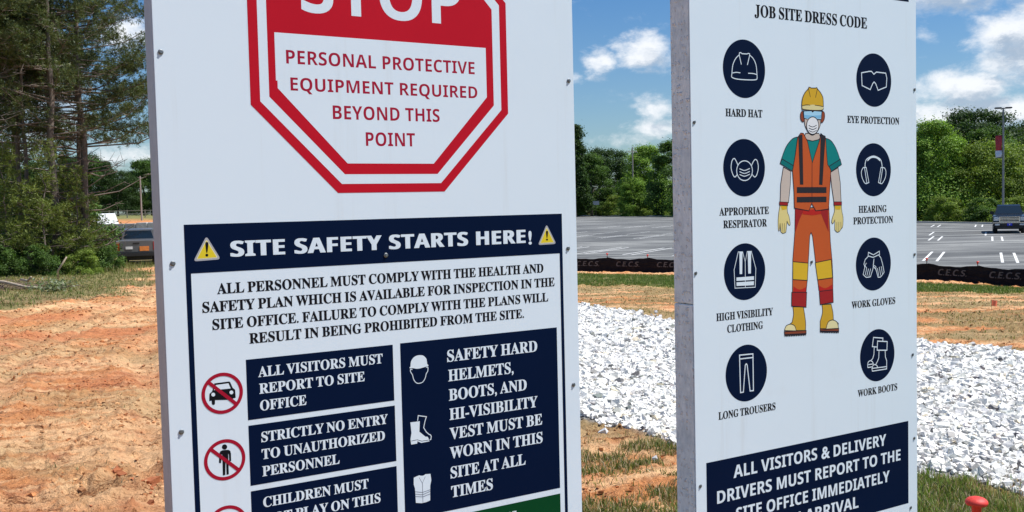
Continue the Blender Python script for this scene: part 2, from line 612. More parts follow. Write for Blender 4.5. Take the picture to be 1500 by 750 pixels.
def stall_line(p, length, w=.105):
    q = p + uu * length; s = Vector((uu.y, -uu.x)) * w / 2
    b_ = MB()
    b_.quad(*[(a.x, a.y, LZ + .004) for a in (p - s, p + s, q + s, q - s)])
    c0, c1 = (p + q) / 2, 0
    if not bool(in_poly(np.array([q.x]), np.array([q.y]), LOT)[0]) or not bool(in_poly(np.array([p.x]), np.array([p.y]), LOT)[0]): b_.bm.free(); return
    b_.build('parking_line', M_LINE, lot)


for row, (off, ln) in enumerate([(0, 7.2), (19, 6.3), (27, 6.3), (45, 6.3), (53, 6.3), (71, 6.3), (79, 6.3), (97, 6), (105, 6), (123, 6), (131, 6)]):
    base = Vector((3.47, 53.0)) + pp * off
    for k in range(-10, 24):
        p = base + g * (k * (3.05 if row == 0 else 3.6)) + g * (row * .7)
        if abs(p.x / p.y) > .62 or p.x / p.y < -.05: continue
        stall_line(p, ln)
        if row == 0 or row % 2: stall_line(p + g * .55, ln)

# ------------------------------------------------------------------ crushed stone
def rocks(name, xs, ys, size, mat_, cols, lift=.3, flat=.75, seed=1):
    r = np.random.default_rng(seed)
    n = len(xs)
    cube = np.array([(x, y, z) for z in (-1, 1) for y in (-1, 1) for x in (-1, 1)], float)
    quads = np.array([(0, 2, 3, 1), (4, 5, 7, 6), (0, 1, 5, 4), (2, 6, 7, 3), (0, 4, 6, 2), (1, 3, 7, 5)])
    tri = np.array([[q[0], q[1], q[2]] for q in quads] + [[q[0], q[2], q[3]] for q in quads])
    V = cube[None] * .5 + r.uniform(-.25, .25, (n, 8, 3))
    V *= (size[:, None] * np.c_[r.uniform(.7, 1.35, n), r.uniform(.7, 1.2, n), r.uniform(.5, 1.0, n) * flat / .75])[:, None, :]
    a = r.uniform(0, 2 * np.pi, (n, 3)); a[:, 0] *= .09; a[:, 1] *= .09
    cx, sx, cy, sy, cz, sz = [f(a[:, i]) for i in range(3) for f in (np.cos, np.sin)]
    x, y, z = V[..., 0], V[..., 1], V[..., 2]
    y, z = y * cx[:, None] - z * sx[:, None], y * sx[:, None] + z * cx[:, None]
    x, z = x * cy[:, None] + z * sy[:, None], -x * sy[:, None] + z * cy[:, None]
    x, y = x * cz[:, None] - y * sz[:, None], x * sz[:, None] + y * cz[:, None]
    zz = H(xs, ys)
    V = np.stack([x + xs[:, None], y + ys[:, None], z + (zz + size * lift)[:, None]], -1)
    F = (tri[None] + (np.arange(n) * 8)[:, None, None]).reshape(-1, 3)
    me = mesh_np(name, V.reshape(-1, 3), F, mat_, np.repeat(cols, 8, 0))
    return add(name, me)


def stonemat(t, b):
    c = objco(t)
    n = t.noise(c, 60, 3, .7)
    t.set(b.inputs['Base Color'], t.mix(1.0, attr_col(t), t.ramp(n, [(.3, (.82, .82, .82)), (.7, (1.08, 1.08, 1.06))]), 'MULTIPLY'))
    bump(t, b, n, .5, .01)


M_STONE = mat('crushed_stone', (.6, .6, .6), .85, 0, stonemat, .3)
n = 440000
xs = rng.uniform(-2.0, 9.5, n); ys = rng.uniform(3.8, 22, n)
dp = dist_poly(xs, ys, GRAVEL) + (fbm(xs * 3, ys * 3, 3, 77) - .5) * .4
keep = (dp > .02) & (rng.random(n) < np.clip(1.3 - .055 * ys, .35, 1)) & (np.abs(xs / ys) < .62)
xs, ys, dp = xs[keep], ys[keep], dp[keep]
sz = np.minimum(rng.lognormal(-3.90, .38, len(xs)), .058) * np.interp(ys, [5, 10, 20], [1.0, 1.15, 1.4])
tone = np.clip(rng.normal(.80, .05, len(xs)), .6, .9)
dark = rng.random(len(xs)) < .08
tone = np.where(dark, rng.uniform(.14, .4, len(xs)), tone)
cc = tone[:, None] * np.array([1.0, .975, .92]) + rng.normal(0, .008, (len(xs), 3))
wm = (rng.random(len(xs)) < .03)[:, None]; cc = np.where(wm, cc * np.array([1, .9, .72]), cc)
lay = rng.random(len(xs))
tag(rocks('gravel', xs, ys, sz, M_STONE, np.clip(cc, .02, .9), .35), 'angular white and grey crushed stone spread as a work pad', kind='stuff')
# stray stones on the clay edges
n = 260
i = rng.integers(0, 12, n)
xs = rng.uniform(-1, 7, n * 6); ys = rng.uniform(4.3, 22, n * 6)
dp = dist_poly(xs, ys, GRAVEL); k = (dp < -.02) & (dp > -.5) & (rng.random(len(xs)) < np.exp(dp * 6))
xs, ys = xs[k], ys[k]
tag(rocks('stray_stones', xs, ys, rng.uniform(.025, .05, len(xs)), M_STONE, rng.uniform(.45, .75, (len(xs), 1)) * np.ones(3), .3, seed=3), 'loose white stones scattered off the edge of the gravel', kind='stuff')
# clay clods
M_CLOD = mat('clay_clod', (.5, .3, .2), .95, 0, stonemat, .2)
n = 60000
xs = np.concatenate([rng.uniform(-20, -.8, n), rng.uniform(-.6, 3.0, 3500), rng.uniform(0, 15, 7000)])
ys = np.concatenate([4.6 + 28 * rng.random(n) ** 1.6, rng.uniform(4.5, 7.3, 3500), rng.uniform(9, 34, 7000)])
cl = fbm(xs * 1.3, ys * 2.2, 3, 21)
s_ = fence_y(xs) - ys
k = (dist_poly(xs, ys, GRAVEL) < .1) & (np.abs(xs / ys) < .6) & (rng.random(len(xs)) < sst(cl, .45, .68) + .12) & (s_ > .3) & ((xs < 0) | (s_ < 2) | (s_ > 10) | (rng.random(len(xs)) < .05))
xs, ys = xs[k], ys[k]
sz = np.minimum(rng.lognormal(-4.6, .5, len(xs)), .022) * np.interp(ys, [4, 12, 30], [1.0, 1.3, 2.0])
c0 = soil(xs, ys) * rng.uniform(.35, .95, (len(xs), 1)) * np.array([1.0, .85, .75])
tag(rocks('clay_clods', xs, ys, sz, M_CLOD, np.clip(c0, .02, .8), .15, .6, seed=5), 'small crumbled clods of orange clay', kind='stuff')
# the churned lumps by the foot of the first sign
n = 120
xs = rng.normal(-1.93, .17, n); ys = rng.normal(5.5, .16, n)
tag(rocks('clay_lumps', xs, ys, rng.lognormal(-4.2, .5, n), M_CLOD, np.clip(np.where(rng.random((n, 1)) < .5, CL_RED * 1.2, CL_LIGHT * .9) * rng.uniform(.6, 1.1, (n, 1)), 0, 1), .15, .6, seed=6), 'broken red clay lumps heaped beside the tall sign', kind='stuff')


# ------------------------------------------------------------------ grass
def blades(name, xs, ys, h, w, cols, label, lean=.5, flatp=0.0, seed=1):
    r = np.random.default_rng(seed); n = len(xs)
    z = H(xs, ys)
    a = r.uniform(0, 2 * np.pi, n); b = r.uniform(0, 2 * np.pi, n)
    ln = r.random(n) * lean
    fl = r.random(n) < flatp
    ln = np.where(fl, 2.2, ln)
    hh = h * np.where(fl, .35, 1)
    sx, sy = np.cos(a) * w / 2, np.sin(a) * w / 2
    tx, ty = np.cos(b) * hh * ln, np.sin(b) * hh * ln
    p0 = np.c_[xs - sx, ys - sy, z]; p1 = np.c_[xs + sx, ys + sy, z]
    m0 = np.c_[xs - sx * .7 + tx * .35, ys - sy * .7 + ty * .35, z + hh * .6]; m1 = np.c_[xs + sx * .7 + tx * .35, ys + sy * .7 + ty * .35, z + hh * .6]
    tp = np.c_[xs + tx, ys + ty, z + hh]
    V = np.stack([p0, p1, m1, m0, tp], 1).reshape(-1, 3)
    k = (np.arange(n) * 5)[:, None]
    F = np.concatenate([k + [0, 1, 2], k + [0, 2, 3], k + [3, 2, 4]])
    me = mesh_np(name, V, F, M_BLADE, np.repeat(cols, 5, 0))
    return tag(add(name, me), label, kind='stuff')


def leafmat(t, b):
    t.set(b.inputs['Base Color'], attr_col(t))
    b.inputs['Roughness'].default_value = .6


def translucent_leaf(name, k=.35, rough=.6):
    m = bpy.data.materials.new(name); m.use_nodes = True
    t = NT(m.node_tree); b = m.node_tree.nodes['Principled BSDF']; o = m.node_tree.nodes['Material Output']
    c = attr_col(t)
    t.set(b.inputs['Base Color'], c); b.inputs['Roughness'].default_value = rough
    b.inputs['Specular IOR Level'].default_value = .25
    tr = t.n('ShaderNodeBsdfTranslucent'); t.set(tr.inputs[0], t.mix(1.0, c, (1.15, 1.25, .5), 'MULTIPLY'))
    mx = t.n('ShaderNodeMixShader'); mx.inputs[0].default_value = k
    t.set(mx.inputs[1], b.outputs[0]); t.set(mx.inputs[2], tr.outputs[0]); t.set(o.inputs[0], mx.outputs[0])
    return m


M_BLADE = translucent_leaf('grass_blade', .3)


def pick(n, cols, r=rng, j=.18):
    c = np.array(cols)[r.integers(0, len(cols), n)]
    return np.clip(c * r.uniform(1 - j, 1 + j, (n, 1)), 0, 1)


# weeds on the clay between the signs
n = 80000
xs = rng.uniform(-.3, 2.4, n); ys = rng.uniform(4.3, 6.6, n)
pm = fbm(xs * 2.0, ys * 2.6, 4, 56)
k = (rng.random(n) < sst(pm + .10 * (1 - sst(ys, 5.2, 6.0)), .42, .60)) & (dist_poly(xs, ys, GRAVEL) < 0) & (rng.random(n) < 1 - sst(ys, 6.0, 6.5))
xs, ys = xs[k], ys[k]
gy = rng.random(len(xs)) < .55
c = np.where(gy[:, None], pick(len(xs), [(.12, .17, .04), (.18, .22, .06), (.09, .13, .03)]), pick(len(xs), [(.42, .34, .2), (.3, .22, .12), (.5, .4, .26)]))
blades('weeds', xs, ys, rng.uniform(.015, .055, len(xs)), rng.uniform(.004, .008, len(xs)), c, 'thin green weeds and dead straw on orange clay between the signs', .9, .35)
# green corner below the gravel on the right
n = 60000
xs = rng.uniform(1.4, 4.2, n); ys = rng.uniform(3.7, 5.6, n)
pm = fbm(xs * 2.2, ys * 2.2, 3, 61)
k = (dist_poly(xs, ys, GRAVEL) < .03) & (rng.random(n) < .25 + sst(pm, .35, .5) * (1 - sst(xs, 2.35, 2.6) * .55))
xs, ys = xs[k], ys[k]
dry = (rng.random(len(xs)) < .22 + .5 * sst(xs, 2.3, 2.6))
c = np.where(dry[:, None], pick(len(xs), [(.40, .33, .2), (.3, .2, .12)]), pick(len(xs), [(.19, .28, .055), (.25, .34, .07), (.13, .20, .04)]))
blades('lawn_grass', xs, ys, rng.uniform(.02, .075, len(xs)), rng.uniform(.003, .006, len(xs)), c, 'bright green grass below the gravel by the red post cap', .9, .25, seed=2)
# grass strip in front of the fence, dry strip before it
n = 230000
xs = rng.uniform(-1, 16, n); ys = rng.uniform(11, 38, n)
s_ = fence_y(xs) - ys
gl = 11.0 + np.interp(xs, [2, 5, 8, 11], [1.8, 1.2, .6, .0]) + (fbm(xs * .5, ys * .5, 3, 58) - .5) * 5
pm = fbm(xs * 1.0, ys * 2.2, 4, 59)
g_in = (s_ > 1.5) & (s_ < gl)
k = (s_ > 1.0) & (dist_poly(xs, ys, GRAVEL) < .1) & (np.abs(xs / ys) < .6) & (rng.random(n) < np.where(g_in, .85, .28 * sst(pm, .35, .6)))
xs, ys, g_in = xs[k], ys[k], g_in[k]
c = np.where((g_in & (rng.random(len(xs)) < .88))[:, None], pick(len(xs), [(.115, .18, .04), (.16, .22, .055), (.09, .145, .03)]), pick(len(xs), [(.42, .33, .19), (.30, .26, .12), (.22, .23, .09), (.34, .24, .13)]))
blades('grass_strip', xs, ys, rng.uniform(.03, .085, len(xs)) * np.where(g_in, 1, .5), rng.uniform(.010, .022, len(xs)), c, 'strip of mown green grass along the black silt fence', .9, .1, seed=3)
# verge below the pines
n = 90000
xs = rng.uniform(-32, -9, n); ys = rng.uniform(17, 52, n)
b_ = verge(xs, ys)
k = (rng.random(n) < sst(b_, -.6, 1.2) * np.interp(ys, [18, 30], [.45, .85])) & (np.abs(xs / ys) < .6)
xs, ys = xs[k], ys[k]
c = np.where((rng.random(len(xs)) < .5)[:, None], pick(len(xs), [(.15, .20, .045), (.19, .22, .055), (.11, .15, .035)]), pick(len(xs), [(.28, .25, .12), (.22, .2, .09)]))
hh = rng.uniform(.03, .11, len(xs)) * (1 + 2.2 * sst(ys, 39, 42) * (rng.random(len(xs)) < .5))
blades('verge_grass', xs, ys, hh, rng.uniform(.012, .03, len(xs)), c, 'thin olive and straw-coloured verge below the pines', .9, .15, seed=4)
# sparse tufts on the clay
n = 9000
xs = rng.uniform(-9, -.9, n); ys = 4.7 + 16 * rng.random(n) ** 1.5
pm = fbm(xs * .9, ys * 1.6, 4, 55)
k = (rng.random(n) < sst(pm, .53, .68)) & (np.abs(xs / ys) < .6)
xs, ys = xs[k], ys[k]
blades('clay_tufts', xs, ys, rng.uniform(.01, .04, len(xs)), rng.uniform(.004, .009, len(xs)), pick(len(xs), [(.2, .2, .08), (.38, .3, .18), (.26, .2, .12)]), 'sparse dried tufts on the rutted orange clay', .9, .5, seed=6)


# ------------------------------------------------------------------ trees
M_BARK = mk('pine_bark', (.15, .12, .10), .95, amt=.5, scale=5, bs=.8)
M_BARK2 = mk('grey_bark', (.14, .12, .10), .95, amt=.4, scale=5, bs=.8)
M_LEAF = translucent_leaf('broad_leaf', .34)
M_NEEDLE = translucent_leaf('pine_needle', .22, .5)


def rand_dirs(r, n):
    v = r.normal(size=(n, 3)); return v / np.linalg.norm(v, axis=1)[:, None]


def leaf_quads(r, C, size, up=None):
    n = len(C)
    d = rand_dirs(r, n)
    if up is not None: d = d + up; d /= np.linalg.norm(d, axis=1)[:, None]
    a = np.cross(d, rand_dirs(r, n)); a /= np.linalg.norm(a, axis=1)[:, None] + 1e-9
    b = np.cross(d, a)
    s = size[:, None]
    V = np.stack([C - a * s, C - b * s * .55, C + a * s, C + b * s * .55], 1).reshape(-1, 3)
    return V, np.arange(n * 4).reshape(-1, 4)


def broad_crown(seed, h=10.0, w=9.0, nl=26000, leaf=.20, base=.18, cols=((.055, .10, .022), (.075, .125, .03), (.04, .08, .02)), lobes=60, conic=0.0):
    """crown of separate leafy clumps spread through an uneven volume"""
    r = np.random.default_rng(seed)
    t = r.random(lobes) ** .8
    z = h * (base + (1 - base) * t)
    prof = np.sqrt(np.clip(1 - ((t - .38) / .66) ** 2, .02, 1)) * (1 - conic * t)
    ang = r.uniform(0, 2 * np.pi, lobes); rad = w / 2 * prof * r.uniform(.35, 1.0, lobes) ** .6
    L = np.c_[np.cos(ang) * rad, np.sin(ang) * rad, z]
    lr = r.lognormal(-2.35, .38, lobes) * w * (1 - .3 * t)
    which = r.choice(lobes, nl, p=lr ** 2 / (lr ** 2).sum())
    d = rand_dirs(r, nl); d[:, 2] = np.where((d[:, 2] < -.2) & (r.random(nl) < .6), -d[:, 2], d[:, 2])
    rr_ = lr[which] * (.2 + .95 * r.random(nl) ** .55) * r.lognormal(0, .22, nl)
    C = L[which] + d * rr_[:, None] * np.array([1, 1, .72])
    C += r.normal(0, .10 * w / 9, C.shape)
    C[:, 2] = np.maximum(C[:, 2], .1)
    V, F = leaf_quads(r, C, leaf * r.uniform(.6, 1.3, nl), d * .8 + np.array([0, 0, .5]))
    tint = r.uniform(.75, 1.25, lobes)
    c = pick(nl, cols, r, .2) * 1.18 * tint[which][:, None]
    return mesh_np('crown', V, F, M_LEAF, np.repeat(np.clip(c, 0, 1), 4, 0)), L, lr


def trunk_mb(h, r0, limbs, seed, lean=.02, bend=.15):
    rr_ = random.Random(seed)
    b = MB()
    pts = [(rr_.uniform(-bend, bend) * k / 6 * 0.8, rr_.uniform(-bend, bend) * k / 6 * 0.8, h * k / 7 - (.2 if k == 0 else 0)) for k in range(8)]
    b.tube(pts, [r0 * (1.25 if k == 0 else 1 - .78 * k / 7) for k in range(8)], 9)
    for (L, fr) in limbs:
        z0 = h * fr; k = min(6, int(fr * 7)); p0 = Vector(pts[k]).lerp(Vector(pts[k + 1]), fr * 7 - k)
        q = Vector(L); mid = p0.lerp(q, .5) + Vector((0, 0, -.04 * (q - p0).length))
        rb = r0 * .36 * (1 - fr * .6)
        b.tube([p0, mid, q], [rb, rb * .65, rb * .25], 5)
    return b


BROAD = {}


def make_broad(kind, label, cat, x, y, z, s, rz, group=None, sz=1.0, name='broadleaf_tree'):
    if kind not in BROAD:
        seed, h, w, nl, leaf, base, cols, lobes, conic = KINDS[kind]
        cr, L, lr = broad_crown(seed, h, w, nl, leaf, base, cols, lobes, conic)
        tm = None
        if base > .02:
            limbs = [(tuple(L[i]), min(.85, max(.2, L[i][2] / h * .7))) for i in range(0, min(len(L), 36), 3)]
            tm = trunk_mb(h * .86, .024 * h, limbs, seed).mesh('trunk', M_BARK2, True)
        BROAD[kind] = (cr, tm)
    cr, tm = BROAD[kind]
    e = empty(name, (x, y, z), rz, label, cat, group)
    e.scale = (s, s, s * sz)
    add('crown', cr, e)
    if tm: add('trunk', tm, e)
    return e


DK = ((.036, .072, .018), (.050, .088, .023), (.030, .06, .016))
MD = ((.068, .125, .026), (.09, .155, .032), (.052, .10, .022))
LT = ((.16, .26, .040), (.20, .31, .05), (.12, .205, .033))
YL = ((.16, .22, .038), (.20, .26, .05), (.12, .18, .032))
KINDS = {   # seed, height, width, leaves, leaf size, base, colours, lobes, conic
    'oak': (11, 10, 10.5, 52000, .125, .10, DK, 150, .1), 'mid': (12, 10, 8, 44000, .12, .08, MD, 130, .25),
    'light': (13, 10, 8.5, 52000, .115, .02, LT, 150, .3), 'cone': (14, 10, 5, 26000, .12, .10, DK, 110, .75),
    'bush': (15, 3, 4.2, 13000, .08, .0, MD, 50, .1), 'lbush': (16, 3, 4.4, 13000, .08, .0, YL, 50, .1), 'ylow': (17, 8, 10, 48000, .115, .0, YL, 150, .2),
}
LZ0 = -1.12
TREES = [  # kind, x, y, scale, rz, stretch, label
    # gap between the signs, far side of the lot
    ('cone', 13.3, 206, 1.75, .3, 1.05, 'tall dark conifer at the left end of the far tree line', 'tree'),
    ('mid', 17.2, 212, 1.28, 1.2, 1.0, 'rounded mid green tree next to the tall dark conifer', 'tree'),
    ('oak', 21.6, 222, 1.40, 2.2, 1.0, 'dark spreading tree behind the utility pole', 'tree'),
    ('light', 27.8, 200, 1.34, .7, 1.0, 'leafy green tree at the right of the utility pole', 'tree'),
    ('light', 24.2, 196, .80, 3.7, .9, 'lower bright green tree in front of the utility pole', 'tree'),
    ('mid', 30.5, 186, 1.30, 4.4, 1.05, 'full mid green tree just left of the second sign edge', 'tree'),
    ('mid', 12.2, 214, .9, 5.0, 1.0, 'mid green tree just beyond the first sign edge', 'tree'),
    ('light', 33.5, 176, 1.1, 5.0, 1.0, 'bright green tree hidden behind the second sign', 'tree'),
    ('mid', 36.5, 165, 1.2, 1.0, 1.0, 'mid green tree far behind the middle of the second sign', 'tree'),
    ('oak', 40.5, 150, 1.15, 2.0, 1.0, 'dark tree far behind the right half of the second sign', 'tree'),
    # right of the second sign
    ('light', 46.2, 108, .98, .2, 1.05, 'bright green tree directly right of the second sign', 'tree'),
    ('light', 43.9, 115, .93, 2.4, 1.06, 'light green tree half hidden by the second sign edge', 'tree'),
    ('oak', 58.5, 125, 1.26, 1.3, 1.0, 'big dark round-topped tree behind the lamp post', 'tree'),
    ('oak', 66.5, 128, 1.16, 3.9, .95, 'dark tree at the far right behind the black truck', 'tree'),
    ('ylow', 51.2, 106, .98, .8, 1.0, 'yellow-green bushy tree behind the lamp post', 'tree'),
    ('ylow', 57.5, 104, .94, 3.0, 1.0, 'yellow-green bushy tree at the right edge above the truck', 'tree'),
    ('mid', 54.2, 113, .98, 4.0, 1.0, 'mid green tree between the dark oak and the yellow-green bushes', 'tree'),
    ('mid', 49.2, 119, .95, 2.0, 1.0, 'green tree tucked behind the bright green tree', 'tree'),
    ('oak', 73, 120, 1.1, .4, 1.0, 'dark tree beyond the right edge of the lot', 'tree'),
]
for kd, x, y, s, rz, sz_, lab, ct in TREES:
    make_broad(kd, lab, ct, x, y, LZ0, s, rz, 'trees along the far side of the parking lot', sz_)
k = 0
bl = {'bush': 'low dark green bush', 'lbush': 'low yellow-green bush'}
spots = [(14.6, 233), (17.5, 226), (20.5, 216), (22.6, 209), (25.5, 201), (27.6, 194), (29.8, 188), (32.2, 176), (34.5, 163), (37, 150), (39.5, 135), (41.8, 118), (43.3, 107), (44.6, 101.5), (46.4, 97), (46.9, 92.5), (48.9, 90), (51, 87.5), (54, 86), (57, 84.5), (61, 83)]
wh = ['left end of the far kerb', 'foot of the dark conifer', 'kerb left of the utility pole', 'foot of the utility pole', 'kerb right of the utility pole', 'kerb by the small white sign', 'kerb next to the second sign edge']
for i, (x, y) in enumerate(spots):
    kd = 'bush' if i % 2 == 0 else 'lbush'
    sc = (1.45 if y > 150 else .95) * rr.uniform(.85, 1.15)
    where = wh[i] if i < 7 else (['kerb just behind the second sign left post', 'kerb behind the left third of the second sign', 'kerb behind the middle of the second sign', 'kerb behind the worker figure', 'kerb behind the right edge of the second sign'][i - 7] if i < 12 else ['foot of the bright green tree right of the sign', 'kerb right of the bright green tree', 'kerb under the yellow-green trees', 'left of the lamp post', 'foot of the lamp post', 'behind the black truck bonnet', 'kerb behind the black truck', 'right end of the kerb', 'kerb beyond the right frame edge'][i - 12])
    make_broad(kd, f'{bl[kd]} at the {where}' if not where.startswith(('left of', 'behind')) else f'{bl[kd]} {where}', 'bush', x, y, LZ0 - .1, sc, rr.uniform(0, 6), 'bushes along the far kerb of the lot', .8, 'bush')


# pines
def needle_tufts(r, C, D, n, ln, wd, cols, mname='foliage'):
    """sprays of needles: C tuft centres, D outward directions"""
    m = len(C)
    idx = np.repeat(np.arange(m), n)
    d = D[idx] * .9 + rand_dirs(r, m * n) * 1.0 + np.array([0, 0, .15])
    d /= np.linalg.norm(d, axis=1)[:, None]
    s = np.cross(d, rand_dirs(r, m * n)); s /= np.linalg.norm(s, axis=1)[:, None] + 1e-9
    L = ln * r.uniform(.6, 1.25, m * n)[:, None]; w = wd * r.uniform(.7, 1.3, m * n)[:, None]
    o = C[idx] + rand_dirs(r, m * n) * ln * .25
    V = np.stack([o, o + d * L * .55 + s * w, o + d * L, o + d * L * .55 - s * w], 1).reshape(-1, 3)
    c = pick(m * n, cols, r, .2) * np.repeat(r.uniform(.72, 1.25, m), n)[:, None]
    return mesh_np(mname, V, np.arange(m * n * 4).reshape(-1, 4), M_NEEDLE, np.repeat(np.clip(c, 0, 1), 4, 0))


PN = ((.075, .105, .036), (.10, .13, .042), (.055, .082, .03), (.13, .14, .05))
PY = ((.15, .19, .04), (.18, .215, .045), (.11, .15, .032))


def make_pine_meshes(seed, h, r0, z0, reach, nb, tufts, ndl, cols, ln=.17, wd=.012, dead=8, cone=.75):
    r = np.random.default_rng(seed)
    tb = MB()
    pts = [Vector((r.uniform(-.025, .025) * k, r.uniform(-.025, .025) * k, h * k / 9 - (.25 if k == 0 else 0))) for k in range(10)]
    tb.tube(pts, [r0 * (1.2 if k == 0 else 1 - .86 * k / 9) for k in range(10)], 9)
    br = MB(); C = []; D = []
    def at(z):
        k = min(8, max(0, int(z / h * 9))); return pts[k].lerp(pts[k + 1], z / h * 9 - k)
    for i in range(nb + dead):
        isdead = i >= nb
        t = (i + r.random()) / nb if not isdead else r.uniform(-.45, .25)
        z = z0 + (h - z0) * t * .98
        z = max(1.2, z)
        p0 = at(z)
        a = r.uniform(0, 2 * np.pi) if not isdead else r.uniform(0, 2 * np.pi)
        L = reach * (1 - cone * max(t, 0)) * r.uniform(.55, 1.1) * (1 if not isdead else r.uniform(.3, .6))
        up = r.uniform(-.12, .30) + .25 * max(t, 0)
        d = Vector((math.cos(a), math.sin(a), up))
        q1 = p0 + d * L * .5 + Vector((0, 0, -.05 * L)); q2 = p0 + d * L + Vector((0, 0, .10 * L))
        rb = r0 * .20 * (1 - .6 * max(t, 0))
        br.tube([p0, q1, q2], [rb, rb * .7, rb * .2], 4, False)
        if isdead:
            for _ in range(4):
                u = r.uniform(.3, 1); pq = p0.lerp(q2, u); br.tube([pq, pq + Vector(rand_dirs(r, 1)[0]) * .45], [.012, .004], 3, False)
            continue
        nt = max(3, int(tufts * L / reach * 1.2))
        for k in range(nt):
            u = r.uniform(.22, 1.0) ** .7
            pq = (p0.lerp(q1, u * 2) if u < .5 else q1.lerp(q2, u * 2 - 1))
            side = Vector(rand_dirs(r, 1)[0]); side.z = abs(side.z) * .4 + .05
            off = side * r.uniform(.12, .95) * (1.15 - u * .5) * min(1, L / 3 + .3)
            e = pq + off
            if r.random() < .55: br.tube([pq, e], [.013, .005], 3, False)
            C.append(e); D.append((off.normalized() * .6 + d.normalized() * .6))
            for _ in range(2):
                C.append(e + Vector(rand_dirs(r, 1)[0]) * .22); D.append(Vector(rand_dirs(r, 1)[0]) * .5 + Vector((0, 0, .4)))
    C = np.array([tuple(c) for c in C]); D = np.array([tuple(c) for c in D])
    fol = needle_tufts(r, C, D, ndl, ln, wd, cols)
    return tb.mesh('trunk', M_BARK, True), br.mesh('branches', M_BARK), fol


PINES = [make_pine_meshes(31, 17, .19, 5.4, 5.7, 74, 30, 16, PN, dead=26),
         make_pine_meshes(32, 15, .13, 8.4, 3.4, 56, 30, 15, PN, dead=22),
         make_pine_meshes(33, 16, .11, 9.0, 3.0, 52, 30, 15, PN, dead=24),
         make_pine_meshes(34, 5.6, .06, .7, 1.9, 46, 12, 14, PY, ln=.15, dead=0, cone=.8)]


def pine(k, x, y, s, rz, label, cat='pine tree', group='pines at the left of the clay lot', name='pine_tree', sz=1):
    e = empty(name, (x, y, hz(x, y) - .05), rz, label, cat, group)
    e.scale = (s, s, s * sz)
    for nm, me in zip(('trunk', 'branches', 'foliage'), PINES[k]): add(nm, me, e)
    return e


for a in [
    (0, -19.3, 42, 1.0, .4, 'thick-trunked pine with long limbs reaching over the pickup'),
    (0, -18.7, 43.6, 1.0, 2.9, 'broad pine close behind the thick-trunked one, rightmost of the grove'),
    (2, -20.45, 42, .98, 1.0, 'slender pine just left of the thickest trunk'),
    (1, -21.2, 43.0, .96, 2.3, 'straight pine third from the left frame edge'),
    (2, -21.4, 40.6, 1.0, 3.3, 'thin dark trunk second from the left frame edge'),
    (1, -20.6, 39.2, 1.0, 4.7, 'dark pine trunk at the left frame edge nearest the camera'),
    (1, -24.4, 46.5, 1.05, .6, 'pine deeper in the grove behind the left frame edge trunks'),
    (1, -25.4, 51, 1.0, 1.7, 'tall pine at the back of the grove, left of the thick trunk'),
    (0, -29.5, 54, 1.05, 4.0, 'tall pine outermost on the left at the back'),
    (2, -23.2, 50.5, 1.0, 5.2, 'tall pine at the back of the grove behind the thick trunk'),
    (0, -20.2, 46.8, 1.0, 1.2, 'tall pine close behind the thick trunk, farther than the rightmost one'),
    (2, -27.5, 47, 1.0, 2.0, 'thin pine just outside the left frame edge'),
]: pine(*a)
for a in [
    (3, -18.35, 41.8, .80, .3, 'young bright green pine nearest the pickup'),
    (3, -19.1, 40.6, .98, 1.8, 'young bright green pine under the thick-trunked pine'),
    (3, -20.4, 40.2, 1.0, 3.1, 'young bright green pine at the left frame edge'),
    (3, -19.6, 43.2, 1.05, 4.6, 'young pine behind the thick trunk'),
    (3, -22.5, 44.5, 1.1, 5.5, 'young pine farther back at the left frame edge'),
    (3, -21.4, 46.5, 1.05, .9, 'young pine at the back between the grey trunks'),
]: pine(*a, group='young pines below the grove', name='young_pine')
# undergrowth below the grove
for i, (x, y, s, kd, lab) in enumerate([
    (-19.0, 39.6, .42, 'bush', 'dark leafy undergrowth at the foot of the thick pine'), (-20.3, 38.6, .45, 'bush', 'dark undergrowth bush at the left frame edge'),
    (-17.6, 40.6, .34, 'lbush', 'bright leafy undergrowth bush right of the thick pine'), (-18.6, 42.6, .55, 'bush', 'undergrowth bush behind the thick pine'),
    (-21.8, 43.5, .7, 'bush', 'dark thicket bush behind the left trunks'), (-24, 47, 1.0, 'bush', 'thicket bush deep in the grove'), (-27, 52, 1.2, 'bush', 'thicket bush at the far left back'),
    (-17.9, 44.0, .30, 'bush', 'low bush left of the pickup tailgate'), (-23.4, 53.5, 1.1, 'bush', 'thicket bush behind the grove centre'), (-19.9, 47.2, .6, 'bush', 'thicket bush left behind the pickup')]):
    make_broad(kd, lab, 'bush', x, y, hz(x, y) - .1, s, i * 1.3, 'undergrowth below the pines', 1.0, 'bush')
# far pines beyond the meadow
for i, (x, y, s) in enumerate([(-72, 168, 1.0), (-66.5, 160, .9), (-61.5, 152, .82), (-57.8, 146, .66), (-54.2, 150, .82), (-50.2, 143, .88), (-46.5, 147, .9), (-42, 150, .9), (-78, 175, 1.05), (-85, 170, 1.1), (-63.5, 172, .95), (-58.5, 176, .8)]):
    kd = ('oak', 'mid', 'cone')[i % 3]
    lab = ['far dark tree behind the grove', 'far mid green tree seen through the grove', 'far conifer left of the distant pole', 'low far tree beside the distant pole', 'far green tree right behind the distant pole',
           'far conifer next to the first sign edge', 'far dark tree hidden by the first sign', 'far mid green tree hidden by the first sign', 'far conifer at the left frame edge', 'far dark tree left of the frame', 'far tree in the second row behind the conifer', 'far conifer in the second row above the bank'][i]
    make_broad(kd, lab, 'tree', x, y, float(base_h(np.array([x]), np.array([y]))[0]) - .2, s, i * 1.1, 'trees beyond the clay bank', 1.0)
